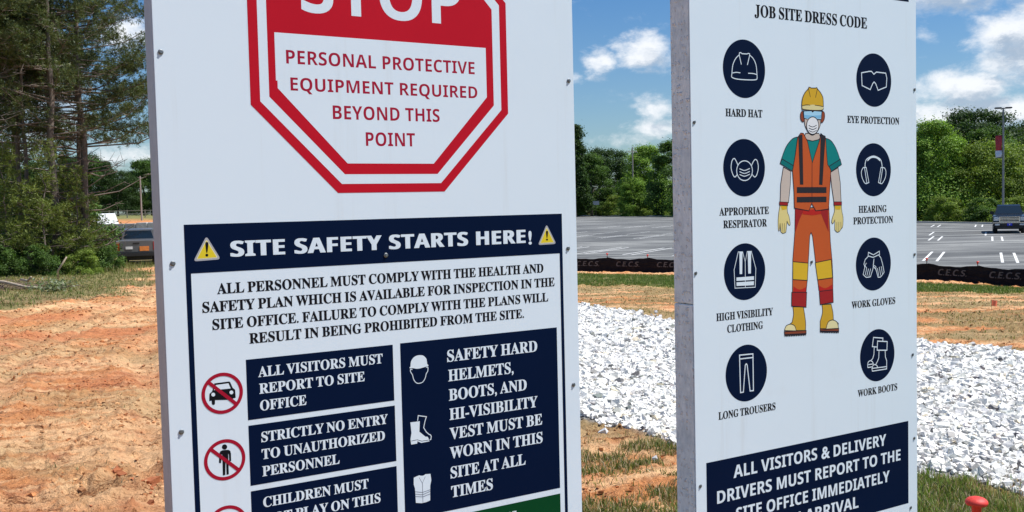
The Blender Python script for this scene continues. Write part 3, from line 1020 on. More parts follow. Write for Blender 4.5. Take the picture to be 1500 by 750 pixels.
LAYOUT = [
(0, 'poly','header_band','navy','534 14035 11656 14035 11656 15224 534 15224'),
(0, 'poly','border_bar','navy','534 2200 661 2200 661 14035 534 14035'),
(0, 'poly','border_bar','navy','11550 2200 11656 2200 11656 14035 11550 14035'),
(0, 'poly','border_bar','navy','534 2050 11656 2050 11656 2200 534 2200'),
(0, 'poly','stop_octagon','red','2285 18166 4526 15938 7689 15938 9840 18166 9840 21324 7689 23553 4526 23553 2285 21324'),
(0, 'poly','octagon_ring','white','2530 18260 4641 16174 7584 16174 9609 18260 9609 21242 7584 23328 4641 23328 2530 21242'),
(0, 'poly','octagon_field','red','2767 18383 4733 16428 7481 16428 9362 18383 9362 21105 7481 23060 4733 23060 2767 21105'),
(0, 'poly','message_field','white','2953 20003 2953 18796 2993 18796 2993 18607 4820 16712 7370 16712 9133 18607 9133 20003'),
(0, 'text','lettering','white','sans','STOP', 0.3688, 0.8368, 2.0577, 0.138),
(0, 'text','lettering','textred','sans','PERSONAL PROTECTIVE', 0.3238, 0.8752, 1.9238, 0.0344),
(0, 'text','lettering','textred','sans','EQUIPMENT REQUIRED', 0.3329, 0.8822, 1.8561, 0.0332),
(0, 'text','lettering','textred','sans','BEYOND THIS', 0.4448, 0.7593, 1.7866, 0.0355),
(0, 'text','lettering','textred','sans','POINT', 0.5357, 0.6812, 1.7179, 0.0362),
(0, 'text','lettering','white','black','SITE SAFETY STARTS HERE', 0.1635, 1.0342, 1.4396, 0.0388),
(0, 'text','lettering','white','heavy','!', 1.0443, 1.0556, 1.4357, 0.0388),
(0, 'text','lettering','black','serif','ALL PERSONNEL MUST COMPLY WITH THE HEALTH AND', 0.1272, 1.0951, 1.3495, 0.0258),
(0, 'text','lettering','black','serif','SAFETY PLAN WHICH IS AVAILABLE FOR INSPECTION IN THE', 0.09, 1.1341, 1.306, 0.0258),
(0, 'text','lettering','black','serif','SITE OFFICE. FAILURE TO COMPLY WITH THE PLANS WILL', 0.1127, 1.1102, 1.2619, 0.0258),
(0, 'text','lettering','black','serif','RESULT IN BEING PROHIBITED FROM THE SITE.', 0.2029, 1.0226, 1.2194, 0.0258),
(0, 'poly','message_box','navy','1923 10264 5964 10264 5964 11795 1923 11795'),
(0, 'poly','message_box','navy','1925 8590 5972 8590 5972 10123 1925 10123'),
(0, 'poly','message_box','navy','1925 6915 5972 6915 5972 8448 1925 8448'),
(0, 'poly','message_box','navy','6187 6911 11386 6911 11386 11809 6187 11809'),
(0, 'poly','message_box','green','6187 2500 11386 2500 11386 6736 6187 6736'),
(0, 'text','lettering','white','serif','ALL VISITORS MUST', 0.2222, 0.5653, 1.1324, 0.0258),
(0, 'text','lettering','white','serif','REPORT TO SITE', 0.2233, 0.5114, 1.0896, 0.0258),
(0, 'text','lettering','white','serif','OFFICE', 0.224, 0.3466, 1.0464, 0.0258),
(0, 'text','lettering','white','serif','STRICTLY NO ENTRY', 0.2242, 0.5752, 0.9659, 0.0258),
(0, 'text','lettering','white','serif','TO UNAUTHORIZED', 0.2236, 0.5651, 0.9217, 0.0258),
(0, 'text','lettering','white','serif','PERSONNEL', 0.2236, 0.4324, 0.878, 0.0258),
(0, 'text','lettering','white','serif','CHILDREN MUST', 0.2229, 0.5129, 0.7982, 0.0258),
(0, 'text','lettering','white','serif','NOT PLAY ON THIS', 0.2238, 0.5466, 0.7536, 0.0258),
(0, 'text','lettering','white','serif','SAFETY HARD', 0.7627, 1.0667, 1.1151, 0.0325),
(0, 'text','lettering','white','serif','HELMETS,', 0.7645, 0.9819, 1.0595, 0.0325),
(0, 'text','lettering','white','serif','BOOTS, AND', 0.7648, 1.0264, 1.0043, 0.0325),
(0, 'text','lettering','white','serif','HI-VISIBILITY', 0.7651, 1.0635, 0.9492, 0.0325),
(0, 'text','lettering','white','serif','VEST MUST BE', 0.7641, 1.0787, 0.8939, 0.0325),
(0, 'text','lettering','white','serif','WORN IN THIS', 0.7631, 1.0787, 0.8389, 0.0325),
(0, 'text','lettering','white','serif','SITE AT ALL', 0.7636, 1.0166, 0.7824, 0.0325),
(0, 'text','lettering','white','serif','TIMES', 0.7641, 0.9017, 0.7273, 0.0325),
(0, 'text','lettering','white','serif','IS', 0.9454, 0.9809, 0.6172, 0.0325),
(0, 'poly','warning_triangle','metalgrey','1020 14856 1038 14882 1056 14895 1074 14895 1092 14882 1110 14856 1349 14429 1362 14399 1363 14376 1354 14359 1333 14348 1301 14343 817 14328 786 14331 766 14340 757 14355 758 14377 771 14406'),
(0, 'poly','warning_triangle','cream','1041 14817 1050 14830 1059 14836 1068 14836 1077 14830 1087 14817 1305 14426 1311 14411 1312 14399 1307 14391 1297 14385 1281 14383 838 14369 823 14370 812 14375 808 14382 809 14394 815 14408'),
(0, 'poly','warning_triangle','signyellow','1052 14797 1056 14803 1061 14807 1066 14807 1070 14803 1075 14797 1282 14425 1286 14417 1286 14411 1284 14407 1278 14404 1270 14403 849 14389 841 14390 836 14392 834 14396 834 14402 837 14409'),
(0, 'poly','warning_triangle','black','1032 14765 1042 14783 1056 14785 1070 14784 1084 14784 1098 14780 1106 14762 1105 14721 1097 14665 1090 14616 1084 14578 1077 14547 1070 14526 1063 14516 1056 14516 1049 14526 1044 14548 1040 14580 1037 14618 1033 14668 1030 14724'),
(0, 'poly','warning_triangle','black','1093 14462 1090 14478 1080 14491 1066 14498 1050 14499 1035 14492 1025 14479 1022 14463 1026 14447 1036 14434 1051 14428 1067 14428 1081 14436 1090 14449'),
(0, 'poly','warning_triangle','metalgrey','11056 14846 11073 14871 11090 14883 11107 14883 11124 14870 11141 14845 11389 14402 11401 14374 11401 14351 11389 14335 11365 14325 11329 14321 10872 14313 10837 14315 10813 14324 10801 14339 10800 14360 10811 14388'),
(0, 'poly','warning_triangle','cream','11077 14804 11086 14816 11094 14822 11103 14822 11111 14816 11120 14804 11344 14402 11350 14388 11350 14377 11344 14369 11332 14364 11314 14362 10886 14353 10869 14355 10857 14359 10851 14367 10851 14377 10856 14391'),
(0, 'poly','warning_triangle','signyellow','11087 14782 11092 14789 11096 14792 11100 14792 11105 14789 11109 14782 11321 14403 11324 14395 11324 14390 11321 14385 11315 14383 11306 14382 10894 14374 10885 14374 10879 14377 10876 14381 10876 14386 10879 14393'),
(0, 'poly','warning_triangle','black','11067 14708 11076 14722 11090 14725 11104 14723 11118 14724 11132 14720 11141 14706 11140 14672 11134 14627 11127 14586 11122 14556 11116 14530 11109 14513 11102 14505 11095 14505 11088 14514 11083 14531 11078 14557 11075 14588 11070 14629 11066 14674'),
(0, 'poly','warning_triangle','black','11133 14461 11130 14474 11120 14485 11105 14491 11089 14491 11075 14485 11065 14475 11062 14462 11066 14449 11077 14439 11092 14433 11108 14434 11122 14440 11131 14451'),
(0, 'poly','no_cars_symbol','black','979 10869 991 11046 1055 11097 1092 11203 1121 11293 1484 11298 1508 11283 1567 11130 1628 11071 1633 10873 1569 10864 1551 10832 1121 10877 1115 10784 1097 10761 1059 10766 1040 10793 1038 10874'),
(0, 'poly','no_cars_symbol','white','1101 11126 1156 11247 1465 11254 1516 11119'),
(0, 'poly','no_cars_symbol','white','1128 11012 1125 11031 1116 11047 1101 11059 1083 11065 1065 11063 1049 11055 1039 11040 1035 11022 1038 11004 1048 10987 1064 10975 1081 10970 1099 10972 1115 10981 1125 10996'),
(0, 'poly','no_cars_symbol','white','1578 11012 1575 11031 1566 11048 1550 11060 1532 11066 1514 11064 1498 11055 1487 11041 1483 11023 1487 11004 1497 10987 1512 10975 1531 10970 1549 10972 1565 10981 1575 10996'),
(0, 'poly','no_entry_symbol','black','1375 9668 1372 9691 1361 9713 1344 9730 1324 9741 1301 9744 1280 9739 1262 9727 1250 9709 1245 9688 1248 9665 1259 9643 1275 9626 1296 9615 1319 9612 1340 9616 1358 9628 1370 9646'),
(0, 'poly','no_entry_symbol','black','1158 9301 1172 9523 1200 9584 1252 9602 1395 9594 1446 9560 1462 9491 1460 9301 1413 9298 1409 9486 1394 9488 1390 8979 1333 8973 1334 9274 1318 9276 1301 8973 1241 8972 1248 9498 1223 9502 1209 9288'),
(0, 'poly','no_children_symbol','black','1317 7926 1314 7949 1303 7970 1287 7988 1266 8000 1244 8004 1223 8000 1206 7989 1194 7971 1190 7950 1193 7927 1203 7906 1219 7888 1240 7877 1262 7873 1283 7876 1300 7888 1312 7905'),
(0, 'poly','no_children_symbol','black','1104 7573 1117 7790 1145 7850 1197 7866 1337 7852 1387 7817 1402 7749 1400 7561 1354 7560 1351 7745 1335 7748 1332 7246 1275 7242 1276 7539 1261 7542 1244 7243 1186 7245 1193 7763 1167 7768 1154 7557'),
(0, 'ring','no_cars_symbol','signred', 1308, 11024, 513, 428),
(0, 'line','no_cars_symbol','signred', 87, '978 11332 1638 10717', False),
(0, 'ring','no_entry_symbol','signred', 1306, 9355, 514, 429),
(0, 'line','no_entry_symbol','signred', 87, '975 9663 1637 9046', False),
(0, 'ring','no_children_symbol','signred', 1306, 7685, 514, 429),
(0, 'line','no_children_symbol','signred', 87, '975 7994 1637 7377', False),
(0, 'poly','helmet_symbol','white','6486 11210 6488 11225 6491 11245 6497 11269 6505 11291 6519 11313 6536 11336 6555 11357 6575 11375 6596 11390 6619 11402 6643 11412 6668 11419 6697 11424 6727 11427 6758 11427 6786 11425 6813 11422 6839 11417 6863 11409 6887 11397 6910 11380 6933 11359 6953 11335 6969 11312 6979 11289 6983 11264 6986 11240 6988 11219 6991 11199 6993 11180 6994 11165 6995 11154 7023 11131 7027 11121 7031 11107 7025 11095 7005 11090 6975 11088 6945 11085 6918 11081 6890 11076 6860 11072 6827 11066 6792 11060 6758 11057 6724 11056 6691 11057 6657 11061 6624 11069 6591 11079 6557 11087 6521 11090 6484 11092 6458 11095 6448 11103 6450 11113 6455 11122 6462 11130 6473 11138 6481 11142'),
(0, 'line','helmet_symbol','white', 21, '6526 11051 6513 11058 6495 11067 6482 11067 6475 11052 6472 11027 6476 10999 6492 10968 6515 10932 6535 10894 6545 10853 6553 10810 6567 10769 6592 10727 6623 10687 6661 10659 6712 10647 6770 10647 6822 10659 6861 10687 6893 10726 6918 10767 6935 10808 6945 10849 6956 10885 6973 10911 6992 10932 7006 10957 7013 10993 7016 11034 7012 11063 6999 11071 6979 11068 6965 11065', False),
(0, 'poly','boot_symbol','white','6427 9592 6716 9588 6694 9296 6764 9232 6880 9128 6939 9122 6969 9079 7000 8982 6739 8975 6628 9040 6616 8974 6431 8974 6416 9129 6451 9292'),
(0, 'line','boot_symbol','navy', 14, '6439 9072 6624 9080 6758 9021 6970 9021', False),
(0, 'line','boot_symbol','white', 23, '6650 9618 6674 9750 6923 9686 6877 9569 6829 9392 6909 9257 6984 9185 7034 9159 7059 9113 7042 9025 7013 9030', False),
(0, 'poly','vest_symbol','white','6482 8037 6567 8061 6652 8078 6694 8059 6770 8046 6847 8077 7001 8062 7021 7878 6982 7729 6969 7313 6848 7288 6712 7282 6527 7323 6510 7733 6476 7847'),
(0, 'line','vest_symbol','greyline', 11, '6650 8009 6738 7840', False),
(0, 'line','vest_symbol','greyline', 11, '6837 8009 6738 7840', False),
(0, 'line','vest_symbol','greyline', 11, '6743 7840 6743 7298', False),
(0, 'line','vest_symbol','greyline', 11, '6512 7641 6738 7583 6978 7618', False),
(0, 'line','vest_symbol','greyline', 11, '6510 7575 6736 7517 6977 7572', False),
(0, 'line','vest_symbol','greyline', 11, '6516 7511 6743 7459 6975 7501', False),
(1, 'poly','title_band','navy','493 23336 11726 23336 11726 25336 493 25336'),
(1, 'poly','message_box','navy','493 2843 11619 2843 11619 6272 493 6272'),
(1, 'text','lettering','black','serif','JOB SITE DRESS CODE', 0.3094, 0.9183, 2.2077, 0.0419),
(1, 'text','lettering','black','serif','HARD HAT', 0.1619, 0.3433, 1.8475, 0.0268),
(1, 'text','lettering','black','serif','EYE PROTECTION', 0.7996, 1.1114, 1.8399, 0.0268),
(1, 'text','lettering','black','serif','APPROPRIATE', 0.1264, 0.3712, 1.498, 0.0268),
(1, 'text','lettering','black','serif','RESPIRATOR', 0.1448, 0.3604, 1.453, 0.0268),
(1, 'text','lettering','black','serif','HEARING', 0.8627, 1.0312, 1.4904, 0.0268),
(1, 'text','lettering','black','serif','PROTECTION', 0.8312, 1.0701, 1.446, 0.0268),
(1, 'text','lettering','black','serif','HIGH VISIBILITY', 0.1056, 0.3873, 1.1258, 0.0268),
(1, 'text','lettering','black','serif','CLOTHING', 0.1573, 0.3352, 1.0802, 0.0268),
(1, 'text','lettering','black','serif','WORK GLOVES', 0.8184, 1.0822, 1.1175, 0.0268),
(1, 'text','lettering','black','serif','LONG TROUSERS', 0.11, 0.3952, 0.773, 0.0268),
(1, 'text','lettering','black','serif','WORK BOOTS', 0.8514, 1.0926, 0.7643, 0.0268),
(1, 'text','lettering','white','bold','ALL VISITORS', 0.1795, 0.6166, 0.5516, 0.0455),
(1, 'text','lettering','white','bold','DELIVERY', 0.709, 1.0218, 0.5472, 0.0455),
(1, 'text','lettering','white','bold','DRIVERS MUST REPORT TO THE', 0.0983, 1.1113, 0.4718, 0.0455),
(1, 'text','lettering','white','bold','SITE OFFICE IMMEDIATELY', 0.1887, 1.042, 0.3949, 0.0455),
(1, 'text','lettering','white','bold','UPON ARRIVAL', 0.3217, 0.8517, 0.322, 0.0455),
(1, 'text','lettering','white','heavy','&', 0.6403, 0.6888, 0.5492, 0.0455),
(1, 'ring','hard_hat_symbol','navy', 2556, 20177, 1035, 0),
(1, 'ring','respirator_symbol','navy', 2505, 16661, 1026, 0),
(1, 'ring','vest_symbol','navy', 2471, 12931, 1023, 0),
(1, 'ring','trousers_symbol','navy', 2498, 9255, 1030, 0),
(1, 'ring','goggles_symbol','navy', 9579, 20101, 1042, 0),
(1, 'ring','ear_muffs_symbol','navy', 9534, 16583, 1044, 0),
(1, 'ring','gloves_symbol','navy', 9501, 12850, 1053, 0),
(1, 'ring','boots_symbol','navy', 9712, 9185, 1046, 0),
(1, 'line','hard_hat_symbol','white', 32, '1925 19860 1929 19880 1934 19906 1941 19942 1949 19989 1957 20052 1966 20128 1979 20207 1998 20279 2025 20343 2057 20403 2094 20460 2133 20510 2179 20556 2231 20597 2279 20631 2312 20655 2327 20729 2389 20743 2446 20705 2692 20710 2759 20733 2818 20727 2835 20673 2835 20673 2866 20655 2911 20630 2960 20598 3004 20560 3042 20515 3079 20463 3111 20405 3137 20340 3154 20262 3165 20173 3172 20087 3177 20018 3182 19969 3183 19933 3184 19907 3185 19888 3185 19888 3182 19869 3172 19842 3129 19820 3037 19807 2912 19799 2767 19794 2590 19791 2395 19791 2232 19795 2124 19804 2047 19817 1990 19831 1953 19847 1936 19864 1925 19876', False),
(1, 'line','hard_hat_symbol','white', 32, '2312 20655 2409 20333', False),
(1, 'line','hard_hat_symbol','white', 32, '2826 20685 2713 20334', False),
(1, 'line','hard_hat_symbol','white', 29, '1949 19995 2001 20006 2074 20021 2148 20031 2221 20032 2295 20028 2347 20025', False),
(1, 'line','hard_hat_symbol','white', 29, '2748 20029 2815 20031 2910 20033 2996 20031 3065 20023 3126 20010 3168 20001', False),
(1, 'line','respirator_symbol','white', 33, '2900 16555 2890 16639 2858 16719 2805 16789 2736 16846 2654 16886 2563 16906 2470 16906 2379 16886 2296 16847 2225 16791 2171 16722 2136 16643 2123 16559 2131 16475 2162 16396 2212 16325 2280 16268 2361 16227 2451 16205 2544 16203 2636 16221 2720 16259 2793 16314 2849 16383 2885 16463', True),
(1, 'line','respirator_symbol','white', 33, '2135 16413 2110 16385 2073 16349 2036 16331 2004 16340 1971 16368 1940 16413 1906 16484 1872 16572 1854 16660 1858 16748 1878 16836 1903 16906 1935 16952 1973 16979 2009 16989 2040 16976 2069 16945 2098 16907 2131 16857 2163 16800 2186 16759', False),
(1, 'line','respirator_symbol','white', 33, '2898 16410 2925 16382 2965 16345 3005 16326 3042 16335 3080 16363 3114 16409 3148 16481 3179 16572 3196 16660 3192 16742 3175 16821 3152 16883 3126 16925 3094 16951 3061 16961 3027 16952 2993 16927 2959 16894 2921 16844 2883 16785 2857 16743', False),
(1, 'line','respirator_symbol','white', 28, '2275 16621 2316 16607 2376 16587 2444 16568 2509 16561 2577 16571 2650 16593 2717 16616 2763 16632', False),
(1, 'line','respirator_symbol','white', 28, '2273 16517 2315 16503 2374 16482 2442 16463 2507 16456 2575 16466 2649 16487 2715 16511 2761 16527', False),
(1, 'line','respirator_symbol','white', 28, '2271 16418 2313 16404 2373 16383 2440 16364 2506 16356 2574 16366 2647 16388 2713 16411 2759 16427', False),
(1, 'line','vest_symbol','white', 26, '2151 13657 1942 13021 1973 12367 2976 12340 3016 13016 2799 13650', False),
(1, 'line','vest_symbol','white', 26, '2151 13657 2366 13648 2489 13280 2596 13653 2814 13649', False),
(1, 'line','vest_symbol','white', 26, '2489 13280 2482 12350', False),
(1, 'poly','vest_symbol','white','2208 13645 2358 13643 2331 12853 2210 12860'),
(1, 'poly','vest_symbol','white','2618 13647 2785 13645 2765 12850 2634 12852'),
(1, 'poly','vest_symbol','white','2051 12744 2916 12741 2914 12609 2049 12624'),
(1, 'poly','vest_symbol','white','2048 12571 2914 12561 2904 12419 2053 12441'),
(1, 'line','trousers_symbol','white', 42, '2157 9939 2823 9919 2828 8575 2661 8581 2530 9540 2486 9591 2435 9550 2325 8579 2186 8577', True),
(1, 'line','trousers_symbol','white', 42, '2174 9799 2833 9788', False),
(1, 'line','goggles_symbol','white', 39, '8839 20350 9301 20429 9431 20436 9571 20329 9714 20422 10286 20408 10351 20210 10316 19863 9818 19713 9678 19964 9580 20031 9493 19956 9350 19722 8867 19858', True),
(1, 'line','ear_muffs_symbol','white', 39, '9019 16689 9019 16718 9018 16759 9021 16806 9031 16849 9045 16891 9062 16933 9091 16974 9140 17010 9216 17046 9313 17081 9419 17108 9521 17120 9623 17110 9729 17084 9827 17049 9904 17014 9953 16977 9981 16935 9998 16893 10013 16852 10026 16811 10033 16770 10037 16733 10040 16708', False),
(1, 'line','ear_muffs_symbol','white', 57, '9177 16950 9206 16970 9247 17000 9294 17031 9341 17054 9386 17067 9433 17076 9482 17079 9531 17080 9583 17078 9637 17072 9690 17063 9739 17049 9787 17027 9834 16999 9875 16972 9903 16953', False),
(1, 'line','ear_muffs_symbol','white', 32, '9029 16671 9004 16671 8968 16672 8929 16668 8895 16653 8864 16625 8835 16586 8811 16541 8797 16494 8795 16444 8803 16389 8818 16334 8838 16280 8865 16226 8900 16171 8937 16122 8971 16083 9002 16060 9033 16047 9059 16041 9078 16036 9241 16081 9083 16671', True),
(1, 'line','ear_muffs_symbol','white', 32, '8986 16653 9116 16064', False),
(1, 'line','ear_muffs_symbol','white', 33, '10012 16672 10044 16671 10089 16672 10138 16667 10178 16654 10210 16628 10238 16595 10260 16554 10272 16509 10274 16456 10268 16395 10254 16333 10231 16273 10197 16213 10151 16152 10103 16097 10063 16057 10032 16036 10006 16029 9984 16029 9969 16029 9815 16077 9973 16672', True),
(1, 'line','ear_muffs_symbol','white', 33, '10073 16654 9925 16051', False),
(1, 'line','gloves_symbol','white', 33, '9193 13329 9492 13214 9851 13343 9861 13215 9475 13114 9170 13186', True),
(1, 'line','gloves_symbol','white', 32, '9191 13174 9001 13057 8918 12881 8971 12753 8872 12470 8968 12393 9049 12345 9185 12344 9305 12356 9461 12673 9518 13032', False),
(1, 'line','gloves_symbol','white', 29, '9054 12910 8982 12806 9079 12711 8996 12445', False),
(1, 'line','gloves_symbol','white', 29, '9187 12669 9088 12411', False),
(1, 'line','gloves_symbol','white', 29, '9307 12663 9213 12397', False),
(1, 'line','gloves_symbol','white', 33, '9806 13192 9932 13085 10042 12824 10134 12491 9983 12353 9899 12303 9761 12311 9636 12627 9516 12724 9473 12817 9518 13050', False),
(1, 'line','gloves_symbol','white', 29, '9725 12659 9800 12363', False),
(1, 'line','gloves_symbol','white', 29, '9835 12707 9922 12375', False),
(1, 'line','gloves_symbol','white', 29, '9958 12719 10022 12442', False),
(1, 'line','gloves_symbol','white', 29, '9544 12795 9637 12718 9625 12609', False),
(1, 'line','boots_symbol','white', 40, '9471 9919 10047 9841 10035 9739', False),
(1, 'line','boots_symbol','white', 40, '9471 9919 9396 9561 9672 9517', False),
(1, 'line','boots_symbol','white', 40, '9712 9751 10304 9678 10285 9329 9688 9387', True),
(1, 'line','boots_symbol','white', 37, '9512 9532 9488 9242 9420 9084 9321 9021', False),
(1, 'line','boots_symbol','white', 37, '9798 9358 9780 9066 9695 8928 9612 8845', False),
(1, 'line','boots_symbol','white', 37, '10172 9321 10187 9062 10265 8906 10263 8574 9389 8576 9362 8688 10241 8668', False),
(1, 'line','boots_symbol','white', 37, '9390 8696 9394 8723 9402 8761 9418 8792 9449 8812 9488 8825 9529 8828 9570 8820 9613 8802 9650 8779 9680 8748 9705 8712 9721 8687', False),
(1, 'line','boots_symbol','white', 36, '9101 8862 9109 8891 9123 8932 9145 8967 9180 8989 9223 9004 9266 9009 9310 8998 9355 8977 9392 8952 9417 8921 9435 8887 9446 8862 9101 8862 9116 8751 9363 8751', False),
(1, 'poly','shirt','teal','5212 17799 5151 17787 5063 17766 4970 17728 4873 17663 4771 17579 4680 17489 4607 17395 4545 17294 4485 17186 4419 17054 4354 16915 4310 16817 4955 16529 5110 16583 6033 16719 6917 16581 7018 16498 7638 16790 7592 16903 7525 17062 7456 17209 7392 17324 7325 17428 7253 17520 7176 17601 7094 17670 7000 17724 6876 17758 6741 17777 6646 17788 6344 17735 6044 17662 5699 17739'),
(1, 'line','shirt','ink', 29, '5212 17799 5151 17787 5063 17766 4970 17728 4873 17663 4771 17579 4680 17489 4607 17395 4545 17294 4485 17186 4419 17054 4354 16915 4310 16817 4955 16529 5110 16583 6033 16719 6917 16581 7018 16498 7638 16790 7592 16903 7525 17062 7456 17209 7392 17324 7325 17428 7253 17520 7176 17601 7094 17670 7000 17724 6876 17758 6741 17777 6646 17788 6344 17735 6044 17662 5699 17739', True),
(1, 'poly','sleeve_cuff','tealdark','4416 16985 5015 16731 4955 16529 4310 16811'),
(1, 'line','sleeve_cuff','ink', 29, '4416 16985 5015 16731 4955 16529 4310 16811', True),
(1, 'poly','sleeve_cuff','tealdark','6959 16720 7578 16986 7649 16784 7018 16498'),
(1, 'line','sleeve_cuff','ink', 30, '6959 16720 7578 16986 7649 16784 7018 16498', True),
(1, 'poly','arm','skin','4478 16684 4859 16529 4833 16044 4728 15372 4290 15380 4328 16049'),
(1, 'line','arm','ink', 29, '4478 16684 4859 16529 4833 16044 4728 15372 4290 15380 4328 16049', True),
(1, 'poly','arm','skin','7018 16484 7451 16664 7569 16091 7614 15319 7211 15326 7084 15955'),
(1, 'line','arm','ink', 30, '7018 16484 7451 16664 7569 16091 7614 15319 7211 15326 7084 15955', True),
(1, 'poly','trousers','orange','5082 15149 6922 15179 6990 13852 7085 13078 7120 12444 7115 11952 6330 12003 6264 12425 6003 14097 5925 14224 5854 14102 5706 12458 5631 11980 4897 12028 4932 13252 5052 14267'),
(1, 'line','trousers','ink', 30, '5082 15149 6922 15179 6990 13852 7085 13078 7120 12444 7115 11952 6330 12003 6264 12425 6003 14097 5925 14224 5854 14102 5706 12458 5631 11980 4897 12028 4932 13252 5052 14267', True),
(1, 'poly','trousers','redcloth','5082 15135 5570 15125 5271 14668 5081 14266'),
(1, 'poly','trousers','redcloth','6365 15121 6871 15124 6892 14205 6562 14771'),
(1, 'poly','trousers','redcloth2','5500 15072 6465 15105 6493 14911 6012 14868 5469 14922'),
(1, 'poly','knee_band','yellow','4931 13171 5753 13075 5705 12423 4923 12504'),
(1, 'line','knee_band','ink', 29, '4931 13171 5753 13075 5705 12423 4923 12504', True),
(1, 'poly','knee_band','yellow','6141 13069 7024 13151 7099 12445 6264 12411'),
(1, 'line','knee_band','ink', 30, '6141 13069 7024 13151 7099 12445 6264 12411', True),
(1, 'poly','trousers','redcloth2','4958 12243 5042 12197 5164 12135 5288 12099 5417 12114 5550 12155 5643 12186 5621 11981 4936 12026'),
(1, 'poly','trousers','redcloth2','6322 12199 6415 12154 6548 12095 6685 12064 6831 12092 6981 12150 7086 12193 7104 11953 6350 11967'),
(1, 'poly','boot','yellowdark','4910 11481 4923 11411 4940 11309 4945 11205 4923 11095 4889 10983 4863 10904 4495 10730 4512 10626 5584 10534 5584 10534 5589 10615 5595 10735 5588 10879 5555 11071 5509 11286 5476 11439'),
(1, 'line','boot','ink', 30, '4910 11481 4923 11411 4940 11309 4945 11205 4923 11095 4889 10983 4863 10904 4495 10730 4512 10626 5584 10534 5584 10534 5589 10615 5595 10735 5588 10879 5555 11071 5509 11286 5476 11439', True),
(1, 'poly','boot','yellowdark','6496 11448 6509 11373 6525 11265 6523 11152 6485 11030 6429 10903 6388 10814 6385 10534 7390 10448 7413 10659 7134 10788 7129 10871 7122 10989 7106 11108 7074 11228 7035 11348 7006 11432'),
(1, 'line','boot','ink', 30, '6496 11448 6509 11373 6525 11265 6523 11152 6485 11030 6429 10903 6388 10814 6385 10534 7390 10448 7413 10659 7134 10788 7129 10871 7122 10989 7106 11108 7074 11228 7035 11348 7006 11432', True),
(1, 'poly','trouser_cuff','redcloth','4858 12031 5660 11978 5624 11415 4842 11514'),
(1, 'line','trouser_cuff','ink', 30, '4858 12031 5660 11978 5624 11415 4842 11514', True),
(1, 'poly','trouser_cuff','redcloth','6350 11967 7115 11980 7131 11494 6395 11455'),
(1, 'line','trouser_cuff','ink', 30, '6350 11967 7115 11980 7131 11494 6395 11455', True),
(1, 'poly','boot_toe','creamyellow','4455 10631 4472 10678 4499 10742 4543 10794 4614 10823 4701 10840 4785 10842 4863 10827 4937 10797 4997 10756 5039 10692 5065 10617 5083 10563'),
(1, 'line','boot_toe','ink', 29, '4455 10631 4472 10678 4499 10742 4543 10794 4614 10823 4701 10840 4785 10842 4863 10827 4937 10797 4997 10756 5039 10692 5065 10617 5083 10563', True),
(1, 'poly','boot_toe','creamyellow','6710 10492 6734 10564 6772 10663 6825 10743 6900 10786 6991 10810 7082 10813 7175 10794 7267 10754 7340 10701 7383 10621 7407 10527 7421 10460'),
(1, 'line','boot_toe','ink', 30, '6710 10492 6734 10564 6772 10663 6825 10743 6900 10786 6991 10810 7082 10813 7175 10794 7267 10754 7340 10701 7383 10621 7407 10527 7421 10460', True),
(1, 'poly','boot_sole','brownred','4445 10591 5613 10531 5612 10407 4462 10467'),
(1, 'line','boot_sole','ink', 30, '4445 10591 5613 10531 5612 10407 4462 10467', True),
(1, 'poly','boot_sole','brownred','6385 10534 6689 10480 7431 10459 7430 10338 6688 10368 6383 10423'),
(1, 'line','boot_sole','ink', 30, '6385 10534 6689 10480 7431 10459 7430 10338 6688 10368 6383 10423', True),
(1, 'poly','sole_tread','ink','4463 10494 4587 10488 4713 10481 4838 10475 4965 10468 5091 10462 5218 10455 5346 10448 5474 10442 5602 10435 5601 10338 5537 10376 5473 10345 5409 10382 5345 10352 5281 10389 5217 10359 5154 10396 5090 10366 5027 10403 4963 10372 4901 10409 4837 10379 4775 10416 4711 10386 4649 10423 4586 10393 4524 10429 4461 10399'),
(1, 'poly','sole_tread','ink','6384 10464 6513 10452 6643 10439 6773 10426 6903 10412 7034 10399 7166 10386 7298 10373 7430 10360 7430 10268 7364 10307 7297 10281 7231 10320 7165 10294 7099 10333 7033 10308 6968 10346 6902 10321 6837 10360 6772 10334 6707 10373 6642 10347 6577 10386 6512 10361 6448 10399 6383 10374'),
(1, 'poly','glove','lightyellow','4286 15292 4256 15179 4221 15032 4196 14898 4180 14750 4178 14549 4188 14380 4218 14328 4249 14356 4260 14485 4265 14617 4310 14310 4358 14274 4420 14241 4494 14251 4581 14279 4636 14606 4637 14694 4667 14646 4709 14580 4747 14537 4776 14527 4800 14539 4810 14579 4800 14661 4777 14771 4751 14866 4724 14924 4694 14966 4672 15021 4662 15111 4658 15212 4657 15284'),
(1, 'line','glove','ink', 22, '4286 15292 4256 15179 4221 15032 4196 14898 4180 14750 4178 14549 4188 14380 4218 14328 4249 14356 4260 14485 4265 14617 4310 14310 4358 14274 4420 14241 4494 14251 4581 14279 4636 14606 4637 14694 4667 14646 4709 14580 4747 14537 4776 14527 4800 14539 4810 14579 4800 14661 4777 14771 4751 14866 4724 14924 4694 14966 4672 15021 4662 15111 4658 15212 4657 15284', True),
(1, 'poly','glove','lightyellow','7221 15234 7234 15123 7232 14984 7178 14868 7116 14760 7080 14660 7068 14580 7098 14532 7147 14523 7203 14591 7249 14666 7245 14280 7331 14208 7412 14183 7513 14211 7615 14313 7684 14357 7712 14470 7717 14543 7723 14646 7721 14744 7704 14824 7678 14898 7656 14975 7641 15066 7631 15160 7624 15226'),
